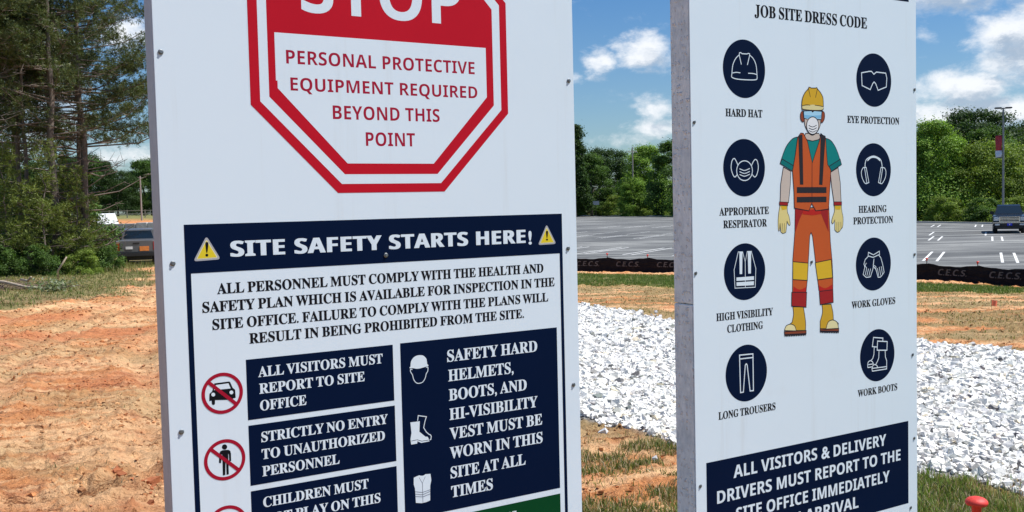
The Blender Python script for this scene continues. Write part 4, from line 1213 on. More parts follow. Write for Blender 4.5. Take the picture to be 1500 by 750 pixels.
(1, 'line','glove','ink', 23, '7221 15234 7234 15123 7232 14984 7178 14868 7116 14760 7080 14660 7068 14580 7098 14532 7147 14523 7203 14591 7249 14666 7245 14280 7331 14208 7412 14183 7513 14211 7615 14313 7684 14357 7712 14470 7717 14543 7723 14646 7721 14744 7704 14824 7678 14898 7656 14975 7641 15066 7631 15160 7624 15226', True),
(1, 'line','glove','ink', 15, '4314 14616 4322 14332', False),
(1, 'line','glove','ink', 15, '4400 14613 4427 14284', False),
(1, 'line','glove','ink', 15, '4511 14610 4519 14281', False),
(1, 'line','glove','ink', 16, '7362 14572 7359 14253', False),
(1, 'line','glove','ink', 16, '7469 14569 7466 14213', False),
(1, 'line','glove','ink', 16, '7584 14565 7602 14314', False),
(1, 'poly','glove','yellow','4322 15260 4644 15254 4630 15132 4394 15102'),
(1, 'poly','glove','yellow','7254 15202 7610 15195 7555 15045 7286 15065'),
(1, 'poly','glove_cuff','redcloth','4251 15410 4689 15384 4688 15262 4255 15288'),
(1, 'line','glove_cuff','ink', 22, '4251 15410 4689 15384 4688 15262 4255 15288', True),
(1, 'poly','glove_cuff','redcloth','7196 15357 7639 15349 7638 15221 7201 15221'),
(1, 'line','glove_cuff','ink', 23, '7196 15357 7639 15349 7638 15221 7201 15221', True),
(1, 'poly','neck','skin','5672 17942 6396 17955 6495 17785 6344 17714 6044 17662 5748 17706 5602 17805'),
(1, 'line','neck','ink', 29, '5672 17942 6396 17955 6495 17785 6344 17714 6044 17662 5748 17706 5602 17805', True),
(1, 'poly','face','skin','5611 18517 5612 18445 5617 18344 5637 18246 5679 18162 5737 18082 5801 18012 5870 17951 5946 17901 6027 17880 6117 17899 6212 17946 6297 18008 6367 18084 6426 18173 6470 18265 6492 18366 6500 18468 6503 18540'),
(1, 'line','face','ink', 29, '5611 18517 5612 18445 5617 18344 5637 18246 5679 18162 5737 18082 5801 18012 5870 17951 5946 17901 6027 17880 6117 17899 6212 17946 6297 18008 6367 18084 6426 18173 6470 18265 6492 18366 6500 18468 6503 18540', True),
(1, 'poly','vest','orange','5555 17940 5767 17638 6015 16842 6423 17681 6497 17957 6767 17790 6802 17273 6858 16789 7039 16581 6992 16026 6901 15089 6193 15035 5967 15315 5815 15043 5034 15163 5022 15772 4955 16549 5107 17123 5241 17786 5409 17951'),
(1, 'line','vest','ink', 29, '5555 17940 5767 17638 6015 16842 6423 17681 6497 17957 6767 17790 6802 17273 6858 16789 7039 16581 6992 16026 6901 15089 6193 15035 5967 15315 5815 15043 5034 15163 5022 15772 4955 16549 5107 17123 5241 17786 5409 17951', True),
(1, 'poly','safety_stripe','charcoal','5281 17834 5486 17905 5496 17126 5512 16039 5346 16040 5310 17057'),
(1, 'line','safety_stripe','ink', 14, '5281 17834 5486 17905 5496 17126 5512 16039 5346 16040 5310 17057', True),
(1, 'poly','safety_stripe','charcoal','6496 17923 6747 17858 6658 17065 6556 16016 6385 16031 6457 17132'),
(1, 'line','safety_stripe','ink', 14, '6496 17923 6747 17858 6658 17065 6556 16016 6385 16031 6457 17132', True),
(1, 'poly','safety_stripe','charcoal','5179 15933 6777 15917 6775 15709 5177 15730'),
(1, 'line','safety_stripe','ink', 14, '5179 15933 6777 15917 6775 15709 5177 15730', True),
(1, 'poly','safety_stripe','charcoal','5175 15567 6774 15556 6771 15362 5172 15377'),
(1, 'line','safety_stripe','ink', 14, '5175 15567 6774 15556 6771 15362 5172 15377', True),
(1, 'line','vest','ink', 21, '6005 16856 5977 15308', False),
(1, 'poly','ear_defender','rust','5587 18771 5554 18769 5506 18765 5465 18750 5437 18720 5414 18678 5401 18630 5396 18575 5400 18514 5413 18462 5439 18422 5475 18390 5509 18370 5543 18370 5575 18382 5597 18393'),
(1, 'line','ear_defender','ink', 24, '5587 18771 5554 18769 5506 18765 5465 18750 5437 18720 5414 18678 5401 18630 5396 18575 5400 18514 5413 18462 5439 18422 5475 18390 5509 18370 5543 18370 5575 18382 5597 18393', True),
(1, 'poly','ear_defender','rust','6553 18793 6589 18790 6638 18785 6679 18769 6702 18739 6717 18698 6723 18650 6721 18595 6710 18533 6691 18478 6657 18429 6613 18387 6574 18362 6540 18363 6509 18380 6489 18394'),
(1, 'line','ear_defender','ink', 24, '6553 18793 6589 18790 6638 18785 6679 18769 6702 18739 6717 18698 6723 18650 6721 18595 6710 18533 6691 18478 6657 18429 6613 18387 6574 18362 6540 18363 6509 18380 6489 18394', True),
(1, 'poly','goggles','ink','5514 18786 6629 18819 6577 18715 6524 18456 6349 18459 6052 18564 5755 18464 5560 18500'),
(1, 'poly','goggles','lens','5587 18754 5980 18776 6054 18724 6144 18781 6543 18772 6510 18490 6310 18492 6102 18565 5978 18572 5780 18478 5599 18518'),
(1, 'poly','goggles','lensdark','5586 18636 6053 18608 6521 18645 6510 18525 6310 18513 6077 18581 5780 18499 5599 18535'),
(1, 'poly','respirator','maskwhite','6377 18248 6370 18316 6349 18381 6315 18440 6269 18490 6214 18529 6151 18554 6084 18566 6015 18564 5948 18547 5885 18517 5830 18475 5784 18422 5750 18361 5730 18295 5723 18227 5730 18159 5752 18095 5787 18037 5833 17988 5889 17950 5952 17925 6019 17914 6088 17917 6155 17934 6218 17965 6273 18008 6318 18062 6351 18124 6371 18190'),
(1, 'line','respirator','ink', 31, '6377 18248 6370 18316 6349 18381 6315 18440 6269 18490 6214 18529 6151 18554 6084 18566 6015 18564 5948 18547 5885 18517 5830 18475 5784 18422 5750 18361 5730 18295 5723 18227 5730 18159 5752 18095 5787 18037 5833 17988 5889 17950 5952 17925 6019 17914 6088 17917 6155 17934 6218 17965 6273 18008 6318 18062 6351 18124 6371 18190', True),
(1, 'line','respirator','ink', 24, '5841 18242 5878 18230 5931 18211 5991 18195 6048 18189 6105 18199 6165 18220 6219 18243 6257 18259', False),
(1, 'line','respirator','ink', 24, '5840 18147 5877 18135 5930 18116 5990 18100 6047 18094 6104 18104 6164 18125 6218 18148 6256 18163', False),
(1, 'line','respirator','ink', 24, '5839 18052 5876 18040 5929 18021 5989 18004 6046 17998 6103 18008 6163 18029 6217 18052 6255 18067', False),
(1, 'poly','hard_hat','hatyellow','5491 18835 5487 18864 5482 18905 5478 18953 5478 19004 5483 19059 5490 19120 5502 19182 5520 19241 5544 19296 5572 19349 5606 19400 5644 19448 5693 19495 5751 19541 5805 19581 5842 19608 5858 19666 5927 19663 5990 19638 6238 19649 6288 19671 6322 19628 6486 19498 6512 19468 6551 19424 6590 19372 6619 19316 6634 19251 6641 19178 6644 19106 6646 19043 6648 18989 6647 18940 6645 18900 6644 18871 6528 18826 6404 18822 6228 18816 6055 18812 5889 18814 5726 18819 5612 18822'),
(1, 'line','hard_hat','ink', 31, '5491 18835 5487 18864 5482 18905 5478 18953 5478 19004 5483 19059 5490 19120 5502 19182 5520 19241 5544 19296 5572 19349 5606 19400 5644 19448 5693 19495 5751 19541 5805 19581 5842 19608 5858 19666 5927 19663 5990 19638 6238 19649 6288 19671 6322 19628 6486 19498 6512 19468 6551 19424 6590 19372 6619 19316 6634 19251 6641 19178 6644 19106 6646 19043 6648 18989 6647 18940 6645 18900 6644 18871 6528 18826 6404 18822 6228 18816 6055 18812 5889 18814 5726 18819 5612 18822', True),
(1, 'poly','hard_hat','hatcream','5516 18954 5594 18969 5705 18978 5810 18988 5894 19001 5973 19015 6057 19023 6154 19022 6256 19014 6355 19006 6459 18998 6560 18989 6630 18974 6655 18948 6649 18916 6629 18888 6609 18868 6574 18852 6503 18839 6376 18831 6214 18827 6055 18826 5902 18828 5753 18833 5637 18840 5570 18847 5536 18855 5515 18870 5496 18896 5490 18928'),
(1, 'line','hard_hat','ink', 24, '5842 19598 5937 19307', False),
(1, 'line','hard_hat','ink', 24, '6322 19618 6219 19301', False),
(1, 'line','hard_hat','ink', 24, '5507 18964 5560 18976 5637 18993 5713 19005 5786 19006 5858 19001 5909 18998', False),
(1, 'line','hard_hat','ink', 24, '6181 19007 6239 19004 6322 18999 6405 18994 6488 18985 6572 18974 6630 18967', False),
]
SCREWS = [[(0.016, 1.934), (0.024, 1.43), (0.028, 1.02), (0.584, 1.424), (1.201, 1.921), (1.186, 1.417), (1.196, 1.0)], [(0.015, 1.823), (1.208, 1.984), (0.012, 1.301), (0.594, 1.311), (1.205, 1.312), (1.191, 0.899), (1.176, 0.263)]]
# ------------------------------------------------------------------ printed colours
def gloss_print(base, rough=.38):
    def f(t, b):
        c = objco(t)
        n = t.noise(c, 2.2, 4, .6); n2 = t.noise(c, 60, 2, .5)
        t.set(b.inputs['Base Color'], t.ramp(n, [(.3, tuple(x * .94 for x in base)), (.7, tuple(min(1, x * 1.03) for x in base))]))
        t.set(b.inputs['Roughness'], t.m('ADD', t.m('MULTIPLY', n, .18), rough - .09))
        bump(t, b, t.noise(c, 5, 2, .5), .04, .01)
    return f


def panel_white(t, b):
    """white composite sheet: faint mud film low down, wipe marks and run-down dust"""
    c = objco(t)
    mp = t.n('ShaderNodeMapping'); mp.inputs['Scale'].default_value = (14, 14, .7); t.set(mp.inputs[0], c)
    streak = t.noise(mp.outputs[0], 1.0, 5, .65)
    blot = t.noise(c, 3.0, 5, .6)
    k = t.m('ADD', t.m('MULTIPLY', t.smooth(streak, .55, .75), .45), t.m('MULTIPLY', t.smooth(blot, .60, .8), .4))
    t.set(b.inputs['Base Color'], t.mix(k, (.70, .79, .865), (.60, .64, .665)))
    t.set(b.inputs['Roughness'], t.m('ADD', t.m('MULTIPLY', blot, .25), .26))
    bump(t, b, t.noise(c, 2.5, 2, .5), .06, .02)


COLS = dict(navy=(.0003, .0062, .031), red=(.50, .008, .022), textred=(.36, .012, .040), white=(.70, .79, .865), black=(.008, .008, .011), green=(.002, .055, .016),
            metalgrey=(.38, .39, .42), cream=(.70, .66, .42), signyellow=(.72, .56, .03), signred=(.36, .008, .028), greyline=(.10, .11, .16),
            teal=(.008, .21, .20), tealdark=(.006, .16, .16), skin=(.56, .47, .41), orange=(.52, .098, .026), redcloth=(.33, .020, .022), redcloth2=(.46, .022, .018),
            yellow=(.66, .42, .03), yellowdark=(.58, .34, .03), creamyellow=(.74, .66, .36), brownred=(.24, .06, .03), ink=(.022, .018, .028), lightyellow=(.72, .60, .24),
            charcoal=(.028, .026, .032), rust=(.27, .062, .030), lens=(.36, .62, .80), lensdark=(.20, .46, .68), maskwhite=(.76, .77, .79), hatyellow=(.62, .37, .03), hatcream=(.68, .60, .30))
PM = {k: mat('print_' + k, v, .5, 0, gloss_print(v, .5), .08) for k, v in COLS.items() if k != 'white'}
PM['white'] = mat('panel_white', COLS['white'], .3, 0, panel_white, .5)


def text_mesh(font, s):
    """letters as flat faces, in font units; returns (verts, faces, cap height)"""
    base = {'serif': 0x1D400, 'sans': 0x1D5D4, 'black': 0x1D5D4, 'bold': 0x1D5D4}.get(font)
    off = {'serif': .006, 'black': 0, 'bold': 0, 'heavy': .024, 'sans': -.003}[font]
    shifts = {'serif': (-.009, .009), 'black': (-.034, -.012, .012, .034), 'bold': (-.008, .008)}.get(font, (0,))
    def conv(q): return ''.join(chr(base + ord(ch) - 65) if base and 'A' <= ch <= 'Z' else ch for ch in q)
    res = []
    for q in (s, 'H' if font != 'heavy' else s):
        cu = bpy.data.curves.new('t', 'FONT'); cu.body = conv(q); cu.offset = off; cu.resolution_u = 4; cu.size = 1
        if font == 'black': cu.space_character = 1.06
        if font == 'serif': cu.space_word = .85
        ob = bpy.data.objects.new('t', cu); col.objects.link(ob)
        dg = bpy.context.evaluated_depsgraph_get(); dg.update()
        me = bpy.data.meshes.new_from_object(ob.evaluated_get(dg))
        vs = [(v.co.x + d, v.co.y, i * .00003) for i, d in enumerate(shifts) for v in me.vertices]; nv = len(me.vertices)
        res.append((vs, [tuple(a + i * nv for a in p.vertices) for i in range(len(shifts)) for p in me.polygons]))
        bpy.data.objects.remove(ob); bpy.data.curves.remove(cu); bpy.data.meshes.remove(me)
    return res[0][0], res[0][1], max(v[1] for v in res[1][0])


def stroke(pts, w, closed):
    pts = [Vector(p) for p in pts]
    P = [pts[0]]
    for p in pts[1:]:
        if (p - P[-1]).length > 1e-5: P.append(p)
    if closed and (P[0] - P[-1]).length < 1e-5: P.pop()
    n = len(P); V = []; F = []
    for i in range(n):
        a = P[i - 1] if (i or closed) else None; b = P[(i + 1) % n] if (i < n - 1 or closed) else None
        d0 = (P[i] - a).normalized() if a is not None else None; d1 = (b - P[i]).normalized() if b is not None else None
        d0 = d0 or d1; d1 = d1 or d0
        t = (d0 + d1)
        t = t.normalized() if t.length > 1e-3 else d0
        nn = Vector((-t.y, t.x)); k = max(.45, abs(nn.dot(Vector((-d0.y, d0.x)))))
        p = P[i]
        if not closed and i == 0: p = p - d1 * w * .35
        if not closed and i == n - 1: p = p + d0 * w * .35
        V += [p + nn * (w / 2 / k), p - nn * (w / 2 / k)]
    for i in range(n if closed else n - 1):
        j = (i + 1) % n; F.append((2 * i, 2 * i + 1, 2 * j + 1, 2 * j))
    return V, F


GROUPED = {'trousers', 'goggles', 'hard_hat', 'vest', 'respirator'}
FIG = {'shirt', 'sleeve_cuff', 'arm', 'trousers', 'knee_band', 'boot', 'trouser_cuff', 'boot_toe', 'boot_sole', 'sole_tread', 'glove', 'glove_cuff', 'neck', 'face', 'vest', 'safety_stripe', 'ear_defender', 'goggles', 'respirator', 'hard_hat'}


def print_on(sign, k):
    """everything printed on the sheet: thin film shapes, the later ones lying on the earlier"""
    boxes = []; cur = None; objs = {}; order = []
    fig = None
    for it in LAYOUT:
        if it[0] != k: continue
        typ, name, cl = it[1], it[2], it[3]
        if typ == 'text':
            font, s, u0, u1, zb, cap = it[4:]
            v, f, ch = text_mesh(font, s)
            x0 = min(p[0] for p in v); x1 = max(p[0] for p in v)
            sc = (u1 - u0) / (x1 - x0); sy = cap / ch
            V = [(u0 + (p[0] - x0) * sc, zb + p[1] * sy, p[2]) for p in v]; F = f
        elif typ == 'poly':
            a = [float(q) / 1e4 for q in it[4].split()]
            V = list(zip(a[::2], a[1::2]))
            F = [tuple(t) for t in tessellate_polygon([[Vector((x, z, 0)) for x, z in V]])]
        elif typ == 'ring':
            cu, cv, ro, ri = [q / 1e4 for q in it[4:8]]
            N = 64; A = [2 * math.pi * i / N for i in range(N)]
            if ri:
                V = [(cu + ro * math.cos(a), cv + ro * math.sin(a)) for a in A] + [(cu + ri * math.cos(a), cv + ri * math.sin(a)) for a in A]
                F = [(i, (i + 1) % N, N + (i + 1) % N, N + i) for i in range(N)]
            else:
                V = [(cu + ro * math.cos(a), cv + ro * math.sin(a)) for a in A]; F = [tuple(range(N))]
        else:
            w = it[4] / 1e4; a = [float(q) / 1e4 for q in it[5].split()]
            V, F = stroke(list(zip(a[::2], a[1::2])), w, it[6])
            V = [(p[0], p[1]) for p in V]
        bx = (min(p[0] for p in V), max(p[0] for p in V), min(p[1] for p in V), max(p[1] for p in V))
        lay = 1
        for b, l in boxes:
            if b[0] < bx[1] and b[1] > bx[0] and b[2] < bx[3] and b[3] > bx[2]: lay = max(lay, l + 1)
        boxes.append((bx, lay))
        y = -.00030 - .00010 * lay
        new = False
        if typ == 'text': new = True
        elif name.endswith('_symbol') or name in GROUPED: new = name not in objs
        elif name == 'warning_triangle': new = cl == 'metalgrey'
        elif typ == 'poly': new = True
        else: new = cur is None or cur[0] != name
        if typ == 'line' and name in FIG and cur and cur[0] == name: new = False
        if new:
            cur = [name, [], [], [], []]; objs[name] = cur; order.append(cur)
        elif name in objs: cur = objs[name]
        nm, VV, FF, mm, mi = cur
        if cl not in mm: mm.append(cl)
        o = len(VV)
        VV += [(p[0], y - (p[2] if len(p) > 2 and typ == 'text' else 0), p[1]) for p in V]
        FF += [tuple(o + i for i in f) for f in F]; mi += [mm.index(cl)] * len(F)
    for nm, VV, FF, mm, mi in order:
        me = bpy.data.meshes.new(nm); me.from_pydata(VV, [], FF)
        for c in mm: me.materials.append(PM[c])
        me.polygons.foreach_set('material_index', mi)
        bm = bmesh.new(); bm.from_mesh(me)
        for f in bm.faces:
            f.normal_update()
            if f.normal.y > 0: f.normal_flip()
        bm.to_mesh(me); bm.free()
        par = sign
        if nm in FIG:
            if fig is None:
                fig = me_o = add('worker_figure', me, sign); continue
            par = fig
        add(nm, me, par)


# painted timber: raised grain, roller texture with light glints put in as pale colour
def post_paint(t, b):
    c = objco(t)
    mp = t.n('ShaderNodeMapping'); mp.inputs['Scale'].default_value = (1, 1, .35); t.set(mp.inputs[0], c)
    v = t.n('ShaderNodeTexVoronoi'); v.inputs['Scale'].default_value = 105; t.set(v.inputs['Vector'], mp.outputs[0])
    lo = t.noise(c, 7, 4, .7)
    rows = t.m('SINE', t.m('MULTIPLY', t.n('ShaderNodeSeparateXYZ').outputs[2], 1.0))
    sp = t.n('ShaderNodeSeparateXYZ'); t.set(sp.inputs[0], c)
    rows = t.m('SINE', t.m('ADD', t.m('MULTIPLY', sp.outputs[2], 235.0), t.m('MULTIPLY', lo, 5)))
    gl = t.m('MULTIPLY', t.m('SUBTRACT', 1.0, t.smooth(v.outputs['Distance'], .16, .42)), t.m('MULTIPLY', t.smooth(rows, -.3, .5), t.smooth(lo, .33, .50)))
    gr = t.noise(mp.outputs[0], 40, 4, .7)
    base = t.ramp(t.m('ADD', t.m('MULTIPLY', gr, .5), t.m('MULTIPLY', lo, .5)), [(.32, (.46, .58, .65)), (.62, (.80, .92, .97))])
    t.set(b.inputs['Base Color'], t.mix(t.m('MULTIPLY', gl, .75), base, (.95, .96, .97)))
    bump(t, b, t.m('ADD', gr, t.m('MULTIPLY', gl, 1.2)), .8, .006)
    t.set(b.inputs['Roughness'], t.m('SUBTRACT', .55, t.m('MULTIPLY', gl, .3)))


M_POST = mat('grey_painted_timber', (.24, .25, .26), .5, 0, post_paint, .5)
M_POST2 = mk('smooth_grey_paint', (.36, .44, .51), .55, amt=.15, scale=6, bs=.15)
M_EDGE = mk('sheet_edge', (.45, .46, .47), .5)
M_ZINC = mk('zinc_screw', (.20, .21, .22), .45, .8, amt=.35, scale=60)
M_RUST = mk('rust_run', (.20, .12, .08), .9)


def sign_board(k, name, loc, yaw, label, w=1.2192, z0=.10, z1=2.54, postmat=None):
    e = empty(name, (loc[0], loc[1], hz(*loc) - 0.0), yaw, label, 'sign')
    gz = hz(*loc)
    b = MB(); b.box(0, w, 0, .003, z0 - gz, z1 - gz, .0006)
    b.build('panel', PM['white'], e)
    zj = 1.19 - gz
    for x in (0, w - .089):
        dp_ = .103 if k == 1 else .089
        if k == 1:
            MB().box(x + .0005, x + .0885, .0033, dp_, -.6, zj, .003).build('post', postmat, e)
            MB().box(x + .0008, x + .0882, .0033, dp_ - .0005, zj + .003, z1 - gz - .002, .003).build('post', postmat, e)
        else:
            MB().box(x + .0005, x + .0885, .0033, dp_, -.6, z1 - gz - .002, .004).build('post', postmat, e)
    for z in (.18, 1.3, 2.43):
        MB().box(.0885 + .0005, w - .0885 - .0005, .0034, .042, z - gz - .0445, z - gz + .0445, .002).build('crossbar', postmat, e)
    return e, gz


for k, (loc, yaw, name, lab, pm) in enumerate([
    ((-.8368, 2.3676), .5572, 'safety_sign', 'tall white board with red STOP octagon and navy SITE SAFETY STARTS HERE! header', M_POST2),
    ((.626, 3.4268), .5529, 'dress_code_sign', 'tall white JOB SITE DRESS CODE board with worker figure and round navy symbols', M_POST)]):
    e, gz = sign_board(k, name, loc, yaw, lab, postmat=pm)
    h = add('printed_sheet', bpy.data.meshes.new('printed_sheet'), None)
    bpy.data.objects.remove(h)
    # print coordinates are metres above the z = 0 plane: lower them to the sign's own base
    n0 = set(bpy.data.objects)
    print_on(e, k)
    for o in set(bpy.data.objects) - n0:
        if o.parent == e: o.location.z = -gz
    sm = MB(); sm.lathe([(.0066, 0), (.0064, -.0008), (.0045, -.0014), (.0012, -.0016), (.0006, -.0012)], 14, (0, 0, 0), 'Y')
    sme = sm.mesh('screw', M_ZINC, True)
    # hex washer head
    wm_ = MB(); wm_.lathe([(.0036, -.0010), (.0034, -.0034)], 6, (0, 0, 0), 'Y'); wme = wm_.mesh('screw_head', M_ZINC)
    extra = [(.016, 2.44), (1.203, 2.44), (.02, .55), (1.20, .55), (.6, 2.44), (.6, .18)]
    for (u, z) in SCREWS[k] + extra:
        s = add('screw', sme, e, (u, -.0012, z - gz)); add('screw_head', wme, s)

# ------------------------------------------------------------------ silt fence
def fabric(t, b):
    c = objco(t)
    mp = t.n('ShaderNodeMapping'); mp.inputs['Scale'].default_value = (1.2, 1.2, 9); t.set(mp.inputs[0], c)
    n = t.noise(mp.outputs[0], 1.0, 5, .65, .6); d = t.noise(c, 4, 4, .6)
    sp = t.n('ShaderNodeSeparateXYZ'); t.set(sp.inputs[0], c)
    dust = t.m('MULTIPLY', t.smooth(d, .45, .7), .35)
    t.set(b.inputs['Base Color'], t.mix(dust, (.006, .006, .011), (.035, .027, .025)))
    bump(t, b, n, 1.0, .08)


M_FAB = mat('black_silt_fabric', (.012, .012, .016), .7, 0, fabric, .2)
M_FABP = mk('grey_fabric_print', (.085, .085, .095), .7)
M_STAKE = mk('dark_steel_stake', (.05, .045, .04), .6, .5)
M_REDCAP = mk('red_plastic', (.68, .045, .032), .55, amt=.3, scale=30)
path = [Vector((x, y)) for x, y in ((-7.5, 42.7), (2.55, 39.1), (5.97, 36.9), (12.7, 31), (14.4, 28), (17, 24), (22, 20), (27, 19.6))]
st = []
carry = 0
for a, b_ in zip(path, path[1:]):
    L = (b_ - a).length; d = (b_ - a) / L; t_ = carry
    while t_ < L: st.append(a + d * t_); t_ += 1.72
    carry = t_ - L
fz = [hz(p.x, p.y) for p in st]
FH = .58
fe = empty('silt_fence', (st[0].x, st[0].y, fz[0]), 0, 'black silt fence printed C.E.C.S. along the near edge of the parking lot', 'fence')
o0 = Vector((st[0].x, st[0].y, fz[0]))
fr_ = random.Random(9)
tv, tf, tc = text_mesh('bold', 'C.E.C.S.')
tw = max(v[0] for v in tv)
for i, p in enumerate(st):
    top = FH + fr_.uniform(-.03, .03)
    lean = fr_.uniform(-.03, .03)
    g0 = Vector((p.x, p.y, fz[i])) - o0
    s = MB().tube([g0 + Vector((0, .03, -.3)), g0 + Vector((lean, .03, top + .12))], .014, 6).build('stake', M_STAKE, fe)
    MB().lathe([(.020, -.05), (.022, 0), (.045, .005), (.046, .02), (.03, .034), (.008, .040)], 12).build('cap', M_REDCAP, s, True, loc=g0 + Vector((lean, .03, top + .11)))
    if i == len(st) - 1: break
    q = st[i + 1]; N = 9; V = []; F = []
    wv = fr_.uniform(0, 6)
    for j in range(N + 1):
        u = j / N; x, y = p.x + (q.x - p.x) * u, p.y + (q.y - p.y) * u
        zb = fz[i] + (fz[i + 1] - fz[i]) * u
        sag = .07 * math.sin(math.pi * u) + .012 * math.sin(u * 17 + wv)
        for m_ in range(6):
            vv = m_ / 5
            bow = .06 * math.sin(vv * 7 + wv + u * 3) * math.sin(math.pi * u) ** .5 * .6
            V.append((x - o0.x, y - .02 + bow * .5 - o0.y, zb - .06 + (FH + .06 - sag) * vv - o0.z))
    for j in range(N):
        for m_ in range(5):
            a0 = j * 6 + m_; F.append((a0, a0 + 6, a0 + 7, a0 + 1))
    me = mesh_np('fabric_panel', V, F, M_FAB, None, True)
    add('fabric_panel', me, fe)
    d = Vector((q.x - p.x, q.y - p.y)); L = d.length; d /= L
    sc = 1.02 / tw; sy = .19 / tc
    n0 = Vector((d.y, -d.x)); zb = (fz[i] + fz[i + 1]) / 2
    vv = [((p.x + d.x * (.36 + v[0] * sc + v[1] * sy * .28) + n0.x * (.055 + v[2] * 30)) - o0.x, (p.y + d.y * (.36 + v[0] * sc + v[1] * sy * .28) + n0.y * (.055 + v[2] * 30)) - o0.y, zb + .24 + v[1] * sy - o0.z) for v in tv]
    me = bpy.data.meshes.new('lettering'); me.from_pydata(vv, [], tf); me.materials.append(M_FABP)
    add('lettering', me, fe)

# ------------------------------------------------------------------ small site things
def mushroom(loc, h, label, cat='rebar cap'):
    e = empty('rebar_stake', loc, .4, label, cat)
    MB().tube([(0, 0, -.3), (.01, 0, h - .02)], .007, 8).build('rod', mk('rusty_rebar', (.16, .08, .05), .85, .2), e)
    MB().lathe([(.0125, -.055), (.0135, -.005), (.029, -.003), (.0310, .003), (.0300, .008), (.023, .0145), (.012, .0185), (.003, .0195)], 28).build('cap', M_REDCAP, e, True, loc=(.01, 0, h))
    return e


x, y = 1.308, 2.8
mushroom((x, y, hz(x, y)), .665 - hz(x, y), 'red mushroom cap on a steel stake standing in the grass by the dress code board')
M_FLAG = mk('orange_flag_film', (.85, .20, .10), .6)
fx, fy_ = 8.1, 16.7
fe2 = empty('marker_flag', (fx, fy_, hz(fx, fy_)), .3, 'small orange marking flag on a wire in the grass strip', 'flag')
MB().tube([(0, 0, -.05), (.0, 0, .19)], .003, 5).build('wire', M_STAKE, fe2)
V = []; F = []
for j in range(7):
    for m_ in range(4): V.append((.002 + .020 * j, .014 * math.sin(j * 1.1 + m_ * .3), .19 - .033 * m_ - .004 * j))
for j in range(6):
    for m_ in range(3): a0 = j * 4 + m_; F.append((a0, a0 + 1, a0 + 5, a0 + 4))
add('flag', mesh_np('flag', V, F, M_FLAG, None, True), fe2)

# cut branches on the verge at the left
M_WOOD = mk('peeled_wood', (.42, .34, .25), .85, amt=.35, scale=12)
M_TWIG = mk('dead_twig', (.17, .12, .09), .9)
def log(name, pts, r, label, cat='branch'):
    e = Vector((pts[0][0], pts[0][1], hz(*pts[0][:2])))
    b = MB(); P_ = [Vector((p[0], p[1], hz(p[0], p[1]) + p[2])) - e for p in pts]
    b.tube(P_, [r, r * .9, r * .7, r * .45][:len(P_)], 8)
    o = b.build(name, M_WOOD, None, True, loc=e)
    tag(o, label, cat)
    return o
log('cut_log', [(-15.9, 30.0, .26), (-15.2, 29.6, .22), (-14.3, 29.1, .14), (-13.55, 28.7, .07)], .055, 'pale peeled log lying from the left edge to the silvery brush')
log('cut_branch', [(-15.6, 31.4, .2), (-15.0, 30.6, .25), (-14.6, 30.0, .4)], .04, 'short pale branch leaning on the brush heap')
log('cut_branch', [(-14.9, 32.4, .05), (-14.7, 32.0, .45), (-14.35, 31.9, .9)], .035, 'thin upright broken branch behind the brush heap')
r = np.random.default_rng(5)
b = MB()
cx, cy = -15.4, 29.8; cz = hz(cx, cy)
for i in range(260):
    p = Vector((r.normal(0, .75), r.normal(0, .45), abs(r.normal(0, .10)))); d = Vector(rand_dirs(r, 1)[0]); d.z *= .35
    L = r.uniform(.15, .7)
    b.tube([p, p + d * L * .5 + Vector((0, 0, .02)), p + d * L], [.010, .008, .003], 4, False)
tag(b.build('twig_pile', M_TWIG, None, loc=(cx, cy, cz)), 'heap of dead brown twigs at the left edge below the pines', 'brush pile', kind='stuff')
C = np.c_[r.normal(0, .30, 420), r.normal(0, .25, 420), np.abs(r.normal(.17, .10, 420))]
D = C.copy(); D /= np.linalg.norm(D, axis=1)[:, None]
V, F = leaf_quads(r, C, r.uniform(.03, .065, 420), D)
e = empty('cut_brush', (-13.15, 28.3, hz(-13.15, 28.3)), 0, 'silvery grey-green leafy brush cuttings beside the pale log', 'brush')
add('foliage', mesh_np('foliage', V, F, M_LEAF, np.repeat(pick(420, [(.22, .26, .13), (.34, .37, .25), (.13, .17, .08)], r), 4, 0)), e)
b = MB()
for i in range(26):
    d = Vector((r.normal(0, .3), r.normal(0, .25), r.uniform(.1, .35))); b.tube([(0, 0, .03), d * .6, d], [.012, .008, .004], 4, False)
b.build('stems', M_TWIG, e)

# ------------------------------------------------------------------ vehicles
def paint(name, base, rough=.28, metal=.3):
    m = mat(name, base, rough, metal, lambda t, b: (t.set(b.inputs['Roughness'], t.m('ADD', t.m('MULTIPLY', t.noise(objco(t), 6, 4, .6), .25), rough - .1)),
                                                  t.set(b.inputs['Base Color'], t.mix(t.m('MULTIPLY', t.smooth(t.noise(objco(t), 3, 4, .6), .5, .8), .25), base, (.22, .16, .11)))))
    m.node_tree.nodes['Principled BSDF'].inputs['Coat Weight'].default_value = .5
    return m


M_GLASS = mat('dark_glass', (.012, .02, .028), .06, 0, lambda t, b: bump(t, b, t.noise(objco(t), 2, 2), .02, .02), .8)
M_CHROME = mk('chrome', (.72, .73, .74), .16, 1.0, amt=.1)
M_TYRE = mk('tyre_rubber', (.018, .018, .019), .85)
M_TRIM = mk('black_trim', (.02, .02, .022), .6)
M_RIM = mk('alloy', (.45, .45, .46), .35, .9)
M_LAMPW = mk('lamp_glass_clear', (.62, .64, .66), .15, amt=.2, scale=20)
M_LAMPR = mk('lamp_glass_red', (.40, .015, .012), .25)
M_PLBLUE = mk('plate_blue', (.020, .030, .55), .4)
M_PLW = mk('plate_white', (.75, .75, .74), .5)
M_PLO = mk('placard_orange', (.80, .26, .06), .6)
M_SEAT = mk('seat_grey', (.09, .09, .095), .9)


